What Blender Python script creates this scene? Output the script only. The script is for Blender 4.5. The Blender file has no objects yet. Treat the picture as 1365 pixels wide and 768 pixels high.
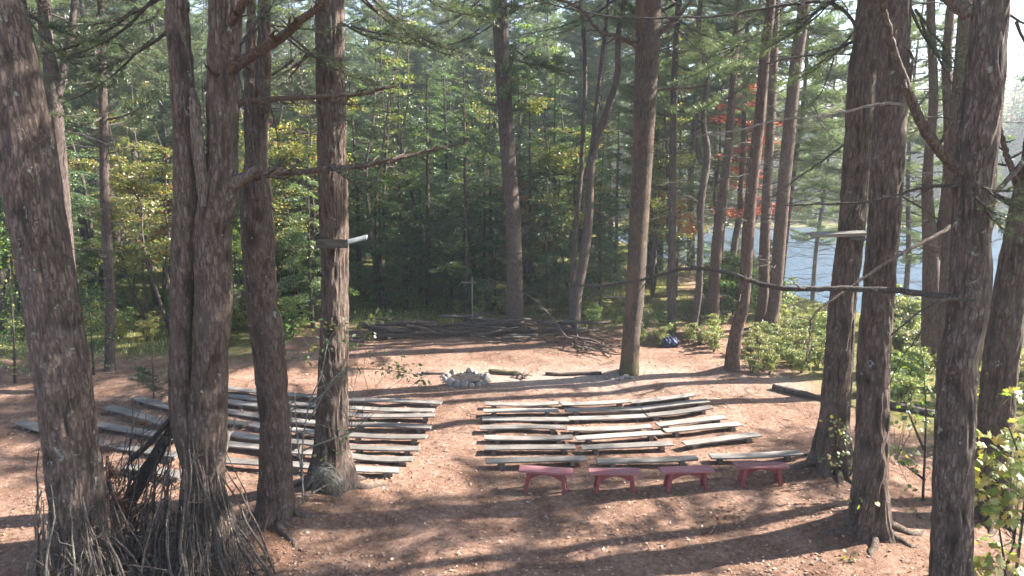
import bpy, math, random
import numpy as np
from mathutils import Vector, Matrix
R = math.radians
PI = math.pi
scene = bpy.context.scene
COL = scene.collection
rng = np.random.default_rng(7)
random.seed(7)

# ------------------------------------------------------------------ camera
CAMZ = 6.9
PITCH = R(10.0)
FPX = 910.0
W0, H0 = 1365.0, 768.0
cd = bpy.data.cameras.new('camera')
cam = bpy.data.objects.new('camera', cd)
COL.objects.link(cam)
cam.location = (0, 0, CAMZ)
cam.rotation_euler = (R(90) - PITCH, 0, 0)
cd.sensor_width = 36
cd.lens = 36 * FPX / W0
cd.clip_start = 0.1
cd.clip_end = 2000
scene.camera = cam
CP, SP = math.cos(PITCH), math.sin(PITCH)

def ray(px, py):
    x = (px - W0 / 2) / FPX
    u = (H0 / 2 - py) / FPX
    return np.array((x, CP + u * SP, -SP + u * CP))

# ------------------------------------------------------------------ terrain
def sstep(a, b, x):
    t = np.clip((x - a) / (b - a), 0, 1)
    return t * t * (3 - 2 * t)

def vnoise(x, y, seed=0):
    x = np.asarray(x, float); y = np.asarray(y, float)
    xi = np.floor(x).astype(np.int64); yi = np.floor(y).astype(np.int64)
    fx = x - xi; fy = y - yi
    fx = fx * fx * (3 - 2 * fx); fy = fy * fy * (3 - 2 * fy)
    def h(a, b):
        n = (a * 374761393 + b * 668265263 + seed * 974634777) & 0xffffffff
        n = ((n ^ (n >> 13)) * 1274126177) & 0xffffffff
        return ((n ^ (n >> 16)) & 0xffff) / 65535.0
    return (h(xi, yi) * (1 - fx) + h(xi + 1, yi) * fx) * (1 - fy) + (h(xi, yi + 1) * (1 - fx) + h(xi + 1, yi + 1) * fx) * fy

SHY = [-80, 0, 22, 33, 40, 50, 60, 80, 100, 118, 130]
SHX = [38, 30, 26, 20.5, 18.3, 16, 15, 14, 11, 8, 6]
MOUNDS = []

def H(x, y):
    x = np.asarray(x, float); y = np.asarray(y, float)
    s = x - np.interp(y, SHY, SHX) + 1.5 * (vnoise(x * .2, y * .2, 3) - .5)
    lake = sstep(-4.5, 1.5, s) * (1 - sstep(112, 122, y))
    h = 0.16 * (vnoise(x * .35, y * .35, 1) - .5) + 0.07 * (vnoise(x * 1.3, y * 1.3, 2) - .5)
    h = h + 0.9 * (vnoise(x * .07, y * .07, 5) - .5) * sstep(30, 45, y)
    h = h * (1 - lake) - 3.6 * lake
    h = h + np.maximum(0, y - 120) * 0.10 * sstep(120, 150, y)
    h = h + sstep(-30, -110, x) * 9 + sstep(120, 220, x) * 22
    for (mx, my, r, a) in MOUNDS:
        d2 = ((x - mx) ** 2 + (y - my) ** 2) / (r * r)
        h = h + a * np.exp(-d2)
    return h

def G(px, py, h=0.0):
    d = ray(px, py)
    t = (CAMZ - h) / max(1e-3, -d[2])
    for _ in range(12):
        x, y = d[0] * t, d[1] * t
        t = (CAMZ - h - float(H(x, y))) / max(1e-3, -d[2])
    return np.array((d[0] * t, d[1] * t, CAMZ + d[2] * t))

def P(px, py, Y):
    d = ray(px, py)
    t = Y / d[1]
    return np.array((d[0] * t, Y, CAMZ + d[2] * t))

def zd(p):
    return p[1] * CP - (p[2] - CAMZ) * SP

def wr(px, w, p):
    # radius in metres of a trunk that measures w pixels at column px
    return w / 2 * zd(p) / FPX / math.sqrt(1 + ((px - W0 / 2) / FPX) ** 2) * .97

# ------------------------------------------------------------------ mesh builder
def nrm(v):
    v = np.asarray(v, float)
    return v / np.maximum(1e-9, np.linalg.norm(v, axis=-1, keepdims=True))

class MB:
    def __init__(s):
        s.V = []; s.F = {}; s.n = 0; s.A = []
    def add(s, V, F, mi=0):
        V = np.asarray(V, float).reshape(-1, 3); F = np.asarray(F, np.int64)
        s.V.append(V)
        s.F.setdefault((F.shape[1], mi), []).append(F + s.n)
        s.n += len(V)
    def tube(s, pts, rad, n=6, mi=0, cap=True):
        pts = np.asarray(pts, float); m = len(pts)
        rad = np.broadcast_to(np.asarray(rad, float), (m,))
        t = np.gradient(pts, axis=0); t = nrm(t)
        ref = np.array((0, 0, 1.0)) if abs(t[:, 2]).mean() < .8 else np.array((1.0, 0, 0))
        a = nrm(np.cross(t, ref)); b = np.cross(t, a)
        th = np.arange(n) * 2 * PI / n
        V = pts[:, None, :] + rad[:, None, None] * (np.cos(th)[None, :, None] * a[:, None, :] + np.sin(th)[None, :, None] * b[:, None, :])
        V = V.reshape(-1, 3)
        i = np.arange(m - 1)[:, None] * n; j = np.arange(n)[None, :]; k = (j + 1) % n
        F = np.stack([i + j, i + k, i + n + k, i + n + j], -1).reshape(-1, 4)
        base = s.n
        s.add(V, F, mi)
        if cap:
            V2 = np.array([pts[0], pts[-1]])
            F2 = [[m * n, (q + 1) % n, q] for q in range(n)] + [[m * n + 1, (m - 1) * n + q, (m - 1) * n + (q + 1) % n] for q in range(n)]
            s.V.append(V2); s.n += 2
            s.F.setdefault((3, mi), []).append(np.array(F2) + base)
    def box(s, c, size, rot=None, mi=0, bev=0.0):
        sx, sy, sz = [q / 2 for q in size]
        if bev > 0:
            b = bev
            vs = []
            for x in (-1, 1):
                for y in (-1, 1):
                    for z in (-1, 1):
                        vs += [(x * (sx - b), y * sy, z * sz), (x * sx, y * (sy - b), z * sz), (x * sx, y * sy, z * (sz - b))]
            vs = np.array(vs)
            import bmesh
            bm = bmesh.new()
            for v in vs: bm.verts.new(v)
            bmesh.ops.convex_hull(bm, input=bm.verts)
            bm.verts.ensure_lookup_table()
            V = np.array([v.co[:] for v in bm.verts]); F = [[v.index for v in f.verts] for f in bm.faces]
            bm.verts.index_update()
            F = [[v.index for v in f.verts] for f in bm.faces]
            bm.free()
            if rot is not None: V = V @ np.array(rot).T
            V = V + np.asarray(c)
            base = s.n
            s.V.append(V); s.n += len(V)
            for f in F:
                s.F.setdefault((len(f), mi), []).append(np.array([f]) + base)
            return
        V = np.array([(x * sx, y * sy, z * sz) for x in (-1, 1) for y in (-1, 1) for z in (-1, 1)])
        F = [(0, 1, 3, 2), (4, 6, 7, 5), (0, 4, 5, 1), (2, 3, 7, 6), (0, 2, 6, 4), (1, 5, 7, 3)]
        if rot is not None: V = V @ np.array(rot).T
        s.add(V + np.asarray(c), F, mi)
    def merge(s, o, M=None, T=None):
        V = np.concatenate(o.V)
        if M is not None: V = V @ np.asarray(M).T
        if T is not None: V = V + np.asarray(T)
        s.V.append(V)
        for k, fl in o.F.items():
            s.F.setdefault(k, []).append(np.concatenate(fl) + s.n)
        s.n += len(V)
    def freeze(s):
        s.V = [np.concatenate(s.V)]
        for k in s.F: s.F[k] = [np.concatenate(s.F[k])]
        return s
    def mesh(s, name, mats, smooth=False, smooth_slots=None):
        me = bpy.data.meshes.new(name)
        V = np.concatenate(s.V)
        me.vertices.add(len(V)); me.vertices.foreach_set('co', V.astype(np.float32).ravel())
        LI, LS, MI = [], [], []
        off = 0
        for (k, mi), fl in s.F.items():
            F = np.concatenate(fl)
            LI.append(F.ravel()); LS.append(off + np.arange(len(F)) * k); MI.append(np.full(len(F), mi)); off += F.size
        LI = np.concatenate(LI); LS = np.concatenate(LS); MI = np.concatenate(MI)
        me.loops.add(len(LI)); me.loops.foreach_set('vertex_index', LI.astype(np.int32))
        me.polygons.add(len(LS)); me.polygons.foreach_set('loop_start', LS.astype(np.int32))
        me.polygons.foreach_set('material_index', MI.astype(np.int32))
        if smooth: sm = np.ones(len(LS), bool)
        elif smooth_slots is not None: sm = np.isin(MI, smooth_slots)
        else: sm = np.zeros(len(LS), bool)
        me.polygons.foreach_set('use_smooth', sm)
        for m in (mats if isinstance(mats, (list, tuple)) else [mats]): me.materials.append(m)
        me.update(calc_edges=True); me.validate()
        return me

def link(name, me, parent=None, loc=None, rot=None, scale=None):
    o = bpy.data.objects.new(name, me)
    COL.objects.link(o)
    if parent is not None: o.parent = parent
    if loc is not None: o.location = [float(q) for q in loc]
    if rot is not None: o.rotation_euler = rot
    if scale is not None: o.scale = scale if hasattr(scale, '__len__') else (scale,) * 3
    return o

def tag(o, label=None, cat=None, group=None, kind=None):
    if label: o['label'] = label
    if cat: o['category'] = cat
    if group: o['group'] = group
    if kind: o['kind'] = kind
    return o

def thing(name, label, cat, loc=(0, 0, 0), rotz=0.0, group=None):
    o = bpy.data.objects.new(name, None); COL.objects.link(o)
    o.empty_display_size = .2
    o.location = [float(q) for q in loc]; o.rotation_euler = (0, 0, rotz)
    return tag(o, label, cat, group)

# ------------------------------------------------------------------ materials
def new_mat(name):
    m = bpy.data.materials.new(name); m.use_nodes = True
    nt = m.node_tree; nt.nodes.clear()
    return m, nt, nt.nodes, nt.links

def N(nt, typ, **kw):
    n = nt.nodes.new(typ)
    for k, v in kw.items():
        if k == 'inp':
            for a, b in v.items(): n.inputs[a].default_value = b
        else: setattr(n, k, v)
    return n

def ramp(nt, stops, interp='LINEAR'):
    n = nt.nodes.new('ShaderNodeValToRGB')
    cr = n.color_ramp; cr.interpolation = interp
    while len(cr.elements) < len(stops): cr.elements.new(.5)
    for e, (p, c) in zip(cr.elements, stops):
        e.position = p
        e.color = (c, c, c, 1) if not hasattr(c, '__len__') else (c[0], c[1], c[2], 1)
    return n

def mapped(nt, scale, coord='Object', loc=(0, 0, 0)):
    tc = N(nt, 'ShaderNodeTexCoord')
    mp = N(nt, 'ShaderNodeMapping')
    mp.inputs['Scale'].default_value = scale
    mp.inputs['Location'].default_value = loc
    nt.links.new(tc.outputs[coord], mp.inputs['Vector'])
    return mp

def mixc(nt, fac, a, b, mode='MIX'):
    n = nt.nodes.new('ShaderNodeMix'); n.data_type = 'RGBA'; n.blend_type = mode
    for i, v in ((0, fac), (6, a), (7, b)):
        if isinstance(v, bpy.types.NodeSocket): nt.links.new(v, n.inputs[i])
        elif i == 0: n.inputs[0].default_value = v
        else: n.inputs[i].default_value = (v[0], v[1], v[2], 1)
    return n.outputs[2]

def bark_mat(name, dark, mid, light, lichen=.0, sc=1.0, moss=None, orange=None):
    m, nt, ns, L = new_mat(name)
    mp = mapped(nt, (sc, sc, sc * .24))
    n1 = N(nt, 'ShaderNodeTexNoise', inp={'Scale': 27.0, 'Detail': 8.0, 'Roughness': .66, 'Distortion': .6})
    L.new(mp.outputs[0], n1.inputs['Vector'])
    v1 = N(nt, 'ShaderNodeTexVoronoi', feature='DISTANCE_TO_EDGE', inp={'Scale': 19.0})
    mpd = N(nt, 'ShaderNodeMix', data_type='VECTOR'); mpd.inputs[0].default_value = .12
    L.new(mp.outputs[0], mpd.inputs[4]); L.new(n1.outputs['Color'], mpd.inputs[5]); L.new(mpd.outputs[1], v1.inputs['Vector'])
    cr = ramp(nt, [(.28, dark), (.5, mid), (.72, light)])
    L.new(n1.outputs['Fac'], cr.inputs[0])
    vr = ramp(nt, [(0.0, .45), (.16, 1.0)])
    L.new(v1.outputs['Distance'], vr.inputs[0])
    colr = mixc(nt, .8, cr.outputs[0], vr.outputs[0], 'MULTIPLY')
    fa = N(nt, 'ShaderNodeAttribute', attribute_name='furrow')
    colr = mixc(nt, fa.outputs['Fac'], colr, [q * .75 for q in dark])
    # grey weather patches
    mp2 = mapped(nt, (1, 1, .6))
    n2 = N(nt, 'ShaderNodeTexNoise', inp={'Scale': 2.2, 'Detail': 4.0, 'Roughness': .6})
    L.new(mp2.outputs[0], n2.inputs['Vector'])
    r2 = ramp(nt, [(.45, 0.0), (.7, .4)])
    L.new(n2.outputs['Fac'], r2.inputs[0])
    colr = mixc(nt, r2.outputs[0], colr, [q * 1.25 + .012 for q in (mid[0] * .9, mid[1] * .98, mid[2] * 1.05)])
    if lichen > 0:
        n3 = N(nt, 'ShaderNodeTexNoise', inp={'Scale': 5.5, 'Detail': 5.0, 'Roughness': .7})
        mp3 = mapped(nt, (1, 1, .8), loc=(3.1, 1.7, 9.0))
        L.new(mp3.outputs[0], n3.inputs['Vector'])
        r3 = ramp(nt, [(.66 - lichen * .1, 0.0), (.70 - lichen * .1, .75)])
        L.new(n3.outputs['Fac'], r3.inputs[0])
        colr = mixc(nt, r3.outputs[0], colr, (.34, .37, .32))
    if orange:
        n5 = N(nt, 'ShaderNodeTexNoise', inp={'Scale': 1.6, 'Detail': 4.0, 'Roughness': .6})
        mp5 = mapped(nt, (1, 1, .5), loc=(7.1, .7, 2.0)); L.new(mp5.outputs[0], n5.inputs['Vector'])
        r5 = ramp(nt, [(.48, 0.0), (.62, .6)]); L.new(n5.outputs['Fac'], r5.inputs[0])
        colr = mixc(nt, r5.outputs[0], colr, orange)
    if moss:
        sx = N(nt, 'ShaderNodeSeparateXYZ'); tc = N(nt, 'ShaderNodeTexCoord'); L.new(tc.outputs['Object'], sx.inputs[0])
        mr = N(nt, 'ShaderNodeMapRange', inp={'From Min': .1, 'From Max': moss[0], 'To Min': 1.0, 'To Max': 0.0}); L.new(sx.outputs['Z'], mr.inputs['Value'])
        n4 = N(nt, 'ShaderNodeTexNoise', inp={'Scale': 9.0, 'Detail': 4.0}); L.new(tc.outputs['Object'], n4.inputs['Vector'])
        mu = N(nt, 'ShaderNodeMath', operation='MULTIPLY'); L.new(mr.outputs[0], mu.inputs[0]); L.new(n4.outputs['Fac'], mu.inputs[1])
        r4 = ramp(nt, [(.25, 0.0), (.42, .9)]); L.new(mu.outputs[0], r4.inputs[0])
        colr = mixc(nt, r4.outputs[0], colr, moss[1])
    b = N(nt, 'ShaderNodeBump', inp={'Strength': .9, 'Distance': .02})
    ad = N(nt, 'ShaderNodeMath', operation='ADD'); L.new(n1.outputs['Fac'], ad.inputs[0]); L.new(vr.outputs[0], ad.inputs[1])
    L.new(ad.outputs[0], b.inputs['Height'])
    p = N(nt, 'ShaderNodeBsdfPrincipled', inp={'Roughness': .9, 'Specular IOR Level': .2})
    L.new(colr, p.inputs['Base Color']); L.new(b.outputs[0], p.inputs['Normal'])
    o = N(nt, 'ShaderNodeOutputMaterial'); L.new(p.outputs[0], o.inputs[0])
    return m

def leaf_mat(name, stops, trans=.38, objvar=.12, gloss=.06):
    m, nt, ns, L = new_mat(name)
    g = N(nt, 'ShaderNodeNewGeometry')
    cr = ramp(nt, stops); L.new(g.outputs['Random Per Island'], cr.inputs[0])
    oi = N(nt, 'ShaderNodeObjectInfo')
    mr = N(nt, 'ShaderNodeMapRange', inp={'To Min': 1 - objvar * 2, 'To Max': 1 + objvar * 2}); L.new(oi.outputs['Random'], mr.inputs['Value'])
    hs = N(nt, 'ShaderNodeHueSaturation'); L.new(cr.outputs[0], hs.inputs['Color']); L.new(mr.outputs[0], hs.inputs['Value'])
    mh = N(nt, 'ShaderNodeMapRange', inp={'To Min': .5 - objvar * .16, 'To Max': .5 + objvar * .1}); L.new(oi.outputs['Random'], mh.inputs['Value'])
    L.new(mh.outputs[0], hs.inputs['Hue'])
    d = N(nt, 'ShaderNodeBsdfDiffuse'); t = N(nt, 'ShaderNodeBsdfTranslucent')
    L.new(hs.outputs[0], d.inputs['Color'])
    tcol = mixc(nt, .5, hs.outputs[0], (1.0, 1.0, .25), 'OVERLAY')
    L.new(tcol, t.inputs['Color'])
    mx = N(nt, 'ShaderNodeMixShader', inp={0: trans}); L.new(d.outputs[0], mx.inputs[1]); L.new(t.outputs[0], mx.inputs[2])
    gl = N(nt, 'ShaderNodeBsdfGlossy', inp={'Roughness': .45, 'Color': (1, 1, 1, 1)})
    m2 = N(nt, 'ShaderNodeMixShader', inp={0: gloss}); L.new(mx.outputs[0], m2.inputs[1]); L.new(gl.outputs[0], m2.inputs[2])
    o = N(nt, 'ShaderNodeOutputMaterial'); L.new(m2.outputs[0], o.inputs[0])
    return m

def wood_mat(name, dark, light, rough=.75, paint=None, along=0):
    m, nt, ns, L = new_mat(name)
    s = [30, 30, 30]; s[along] = 1.6
    oi = N(nt, 'ShaderNodeObjectInfo')
    mp = mapped(nt, s)
    ad = N(nt, 'ShaderNodeVectorMath', operation='ADD'); cb = N(nt, 'ShaderNodeCombineXYZ')
    mm = N(nt, 'ShaderNodeMath', operation='MULTIPLY', inp={1: 57.0}); L.new(oi.outputs['Random'], mm.inputs[0])
    for k in range(3): L.new(mm.outputs[0], cb.inputs[k])
    L.new(mp.outputs[0], ad.inputs[0]); L.new(cb.outputs[0], ad.inputs[1])
    n1 = N(nt, 'ShaderNodeTexNoise', inp={'Scale': 1.0, 'Detail': 6.0, 'Roughness': .65, 'Distortion': .3}); L.new(ad.outputs[0], n1.inputs['Vector'])
    cr = ramp(nt, [(.3, dark), (.55, light), (.8, [q * 1.25 for q in light])]); L.new(n1.outputs['Fac'], cr.inputs[0])
    colr = cr.outputs[0]
    s2 = [2.5, 2.5, 2.5]
    tc = N(nt, 'ShaderNodeTexCoord')
    ad2 = N(nt, 'ShaderNodeVectorMath', operation='ADD'); L.new(tc.outputs['Object'], ad2.inputs[0]); L.new(cb.outputs[0], ad2.inputs[1])
    n2 = N(nt, 'ShaderNodeTexNoise', inp={'Scale': 2.4, 'Detail': 5.0, 'Roughness': .6}); L.new(ad2.outputs[0], n2.inputs['Vector'])
    r2 = ramp(nt, [(.42, 0.0), (.7, .5)]); L.new(n2.outputs['Fac'], r2.inputs[0])
    colr = mixc(nt, r2.outputs[0], colr, [q * .55 for q in dark] if not paint else paint)
    mr = N(nt, 'ShaderNodeMapRange', inp={'To Min': .7, 'To Max': 1.25}); L.new(oi.outputs['Random'], mr.inputs['Value'])
    hs = N(nt, 'ShaderNodeHueSaturation'); L.new(colr, hs.inputs['Color']); L.new(mr.outputs[0], hs.inputs['Value'])
    b = N(nt, 'ShaderNodeBump', inp={'Strength': .5, 'Distance': .006}); L.new(n1.outputs['Fac'], b.inputs['Height'])
    p = N(nt, 'ShaderNodeBsdfPrincipled', inp={'Roughness': rough, 'Specular IOR Level': .3})
    L.new(hs.outputs[0], p.inputs['Base Color']); L.new(b.outputs[0], p.inputs['Normal'])
    o = N(nt, 'ShaderNodeOutputMaterial'); L.new(p.outputs[0], o.inputs[0])
    return m

def stone_mat(name, a, b_):
    m, nt, ns, L = new_mat(name)
    mp = mapped(nt, (1, 1, 1)); oi = N(nt, 'ShaderNodeObjectInfo')
    n1 = N(nt, 'ShaderNodeTexNoise', inp={'Scale': 12.0, 'Detail': 7.0, 'Roughness': .7}); L.new(mp.outputs[0], n1.inputs['Vector'])
    cr = ramp(nt, [(.3, a), (.7, b_)]); L.new(n1.outputs['Fac'], cr.inputs[0])
    mr = N(nt, 'ShaderNodeMapRange', inp={'To Min': .6, 'To Max': 1.3}); L.new(oi.outputs['Random'], mr.inputs['Value'])
    hs = N(nt, 'ShaderNodeHueSaturation'); L.new(cr.outputs[0], hs.inputs['Color']); L.new(mr.outputs[0], hs.inputs['Value'])
    b = N(nt, 'ShaderNodeBump', inp={'Strength': .6, 'Distance': .02}); L.new(n1.outputs['Fac'], b.inputs['Height'])
    p = N(nt, 'ShaderNodeBsdfPrincipled', inp={'Roughness': .85}); L.new(hs.outputs[0], p.inputs['Base Color']); L.new(b.outputs[0], p.inputs['Normal'])
    o = N(nt, 'ShaderNodeOutputMaterial'); L.new(p.outputs[0], o.inputs[0])
    return m

def plain_mat(name, c, rough=.8, var=.3, sc=8):
    m, nt, ns, L = new_mat(name)
    mp = mapped(nt, (1, 1, 1))
    n1 = N(nt, 'ShaderNodeTexNoise', inp={'Scale': float(sc), 'Detail': 5.0}); L.new(mp.outputs[0], n1.inputs['Vector'])
    cr = ramp(nt, [(.3, [q * (1 - var) for q in c]), (.7, [min(1, q * (1 + var)) for q in c])]); L.new(n1.outputs['Fac'], cr.inputs[0])
    p = N(nt, 'ShaderNodeBsdfPrincipled', inp={'Roughness': rough, 'Specular IOR Level': .15}); L.new(cr.outputs[0], p.inputs['Base Color'])
    o = N(nt, 'ShaderNodeOutputMaterial'); L.new(p.outputs[0], o.inputs[0])
    return m

M = {}
M['bark'] = bark_mat('pine bark', (.062, .043, .034), (.145, .103, .081), (.23, .175, .145), lichen=.12)
M['bark_lichen'] = bark_mat('pine bark with lichen', (.062, .045, .037), (.15, .108, .087), (.24, .185, .157), lichen=.42)
M['bark_orange'] = bark_mat('flaking orange bark', (.04, .029, .023), (.105, .077, .06), (.18, .14, .112), moss=(.9, (.10, .09, .045)), orange=(.19, .11, .065))
M['bark_far'] = bark_mat('far bark', (.045, .033, .028), (.11, .082, .07), (.19, .15, .13))
M['bark_red'] = bark_mat('reddish bark', (.05, .030, .023), (.135, .085, .066), (.22, .155, .125))
M['deadwood'] = bark_mat('dead grey twigs', (.045, .036, .030), (.115, .094, .080), (.21, .18, .16), sc=2)
M['palewood'] = bark_mat('barkless pale wood', (.16, .13, .10), (.34, .29, .24), (.50, .45, .39), sc=2)
M['redlimb'] = bark_mat('reddish limb bark', (.065, .040, .028), (.15, .092, .066), (.25, .17, .125), sc=2)
M['lichenwood'] = bark_mat('lichen covered twigs', (.13, .12, .10), (.28, .27, .23), (.45, .44, .39), sc=2)
M['needle'] = leaf_mat('pine needles', [(0, (.042, .080, .040)), (.5, (.075, .122, .055)), (.9, (.125, .165, .07)), (1, (.16, .13, .05))], trans=.35)
M['needle_pale'] = leaf_mat('pale pine needles', [(0, (.075, .125, .065)), (.5, (.12, .175, .080)), (1, (.20, .24, .10))], trans=.45)
M['hemlock'] = leaf_mat('hemlock needles', [(0, (.035, .072, .036)), (.5, (.062, .112, .052)), (.9, (.11, .16, .065)), (1, (.20, .20, .07))], trans=.4)
M['leaf_green'] = leaf_mat('green leaves', [(0, (.055, .12, .028)), (.5, (.11, .19, .04)), (.85, (.20, .26, .06)), (1, (.34, .28, .07))], trans=.5)
M['leaf_yellow'] = leaf_mat('yellow green leaves', [(0, (.10, .17, .04)), (.5, (.20, .24, .06)), (.85, (.34, .30, .08)), (1, (.42, .22, .07))], trans=.5)
M['leaf_orange'] = leaf_mat('orange leaves', [(0, (.20, .15, .035)), (.5, (.36, .16, .04)), (1, (.42, .09, .045))], trans=.45)
M['leaf_red'] = leaf_mat('red maple leaves', [(0, (.30, .05, .04)), (.6, (.45, .07, .06)), (1, (.5, .16, .08))], trans=.45)
M['leaf_shrub'] = leaf_mat('shrub leaves', [(0, (.10, .16, .05)), (.5, (.20, .24, .08)), (.85, (.33, .31, .11)), (1, (.38, .30, .09))], trans=.4)
M['leaf_big'] = leaf_mat('big pale leaves', [(0, (.12, .19, .04)), (.45, (.24, .27, .07)), (.8, (.42, .36, .12)), (1, (.48, .34, .10))], trans=.45)
M['dead_needle'] = leaf_mat('rust brown dead needles', [(0, (.10, .04, .022)), (.6, (.20, .085, .045)), (1, (.28, .14, .08))], trans=.25)
M['litter'] = leaf_mat('fallen leaves', [(0, (.10, .06, .042)), (.35, (.20, .125, .09)), (.75, (.33, .23, .17)), (.93, (.46, .36, .28)), (1, (.42, .26, .10))], trans=.1, gloss=.03)
M['grass'] = leaf_mat('grass blades', [(0, (.07, .12, .03)), (.5, (.14, .18, .05)), (1, (.34, .32, .13))], trans=.35)
M['farwood'] = leaf_mat('far wood foliage', [(0, (.05, .09, .045)), (.5, (.09, .14, .06)), (.8, (.16, .19, .07)), (.92, (.30, .22, .07)), (1, (.36, .12, .07))], trans=.35)
M['stubwood'] = bark_mat('splintered stub wood', (.09, .065, .05), (.19, .145, .115), (.32, .26, .215), sc=1.5)
M['plank'] = wood_mat('weathered grey plank', (.105, .091, .079), (.225, .203, .18))
M['post'] = wood_mat('dark damp wood block', (.08, .062, .05), (.19, .155, .13), along=2)
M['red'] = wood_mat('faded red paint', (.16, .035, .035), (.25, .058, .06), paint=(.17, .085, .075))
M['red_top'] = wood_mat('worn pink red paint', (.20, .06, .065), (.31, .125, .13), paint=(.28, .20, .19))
M['board_dark'] = wood_mat('dark weathered board', (.06, .05, .042), (.14, .12, .10))
M['board_pale'] = wood_mat('pale weathered board', (.2, .215, .205), (.36, .38, .37))
M['stone'] = stone_mat('pale stone', (.15, .125, .108), (.36, .315, .28))
M['tarp'] = plain_mat('blue tarp', (.05, .06, .12), .5, .9, 5)

# ------------------------------------------------------------------ ground
def spaced(lo, hi, a, b, fine, grow=1.25):
    mid = list(np.arange(a, b + 1e-6, fine))
    out = []; s = fine; v = a
    while v > lo:
        s *= grow; v -= s; out.append(max(v, lo))
    up = []; s = fine; v = b
    while v < hi:
        s *= grow; v += s; up.append(min(v, hi))
    return np.array(out[::-1] + mid + up)

# big trees, measured where their trunks stand; first their root mounds
TREES = []   # filled below
def clearing(x, y):
    """1 inside the needle-covered clearing, 0 in the woods"""
    back = 29.5 + 0.0 * x
    back = np.where(x < -9, 24 + 0 * x, back)
    n = 3.0 * (vnoise(x * .3, y * .3, 9) - .5)
    c = 1 - sstep(-1.2, 1.5, y + n - back)
    right = np.interp(y, [0, 14, 20, 24, 28, 34], [9.5, 10.5, 10.3, 10.0, 8.7, 8.6])
    c = c * (1 - sstep(-.8, 1.2, x + n * .5 - right))
    # a path leaves the clearing at the back on the right
    path = np.exp(-((x - np.interp(y, [26, 34, 50], [8.2, 10.5, 13])) / 1.3) ** 2) * sstep(25, 28, y)
    return np.clip(np.maximum(c, path), 0, 1)

def build_ground():
    xs = spaced(-420, 420, -20, 22, .22)
    ys = spaced(-120, 520, 7, 44, .22)
    X, Y = np.meshgrid(xs, ys)
    Z = H(X, Y) + .025 * (vnoise(X * 3, Y * 3, 11) - .5)
    V = np.stack([X, Y, Z], -1).reshape(-1, 3)
    nx, ny = len(xs), len(ys)
    i = np.arange(ny - 1)[:, None] * nx + np.arange(nx - 1)[None, :]
    F = np.stack([i, i + 1, i + nx + 1, i + nx], -1).reshape(-1, 4)
    mb = MB(); mb.add(V, F)
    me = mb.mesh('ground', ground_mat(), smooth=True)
    at = me.attributes.new('needle_cover', 'FLOAT', 'POINT')
    at.data.foreach_set('value', clearing(X, Y).astype(np.float32).ravel())
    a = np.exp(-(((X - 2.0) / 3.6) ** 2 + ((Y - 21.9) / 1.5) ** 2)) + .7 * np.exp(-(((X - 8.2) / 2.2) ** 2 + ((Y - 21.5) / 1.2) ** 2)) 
    bare = .7 * np.clip(a, 0, 1) * sstep(.15, .75, .55 * vnoise(X * 1.1, Y * 1.1, 41) + .45 * vnoise(X * 3.7, Y * 3.7, 42) + .25 * np.clip(a, 0, 1))  # pale trodden soil, mostly standing in for sun glare on the ground
    at = me.attributes.new('soil_sun_glare', 'FLOAT', 'POINT'); at.data.foreach_set('value', bare.astype(np.float32).ravel())
    o = link('ground', me); tag(o, kind='structure')

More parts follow.
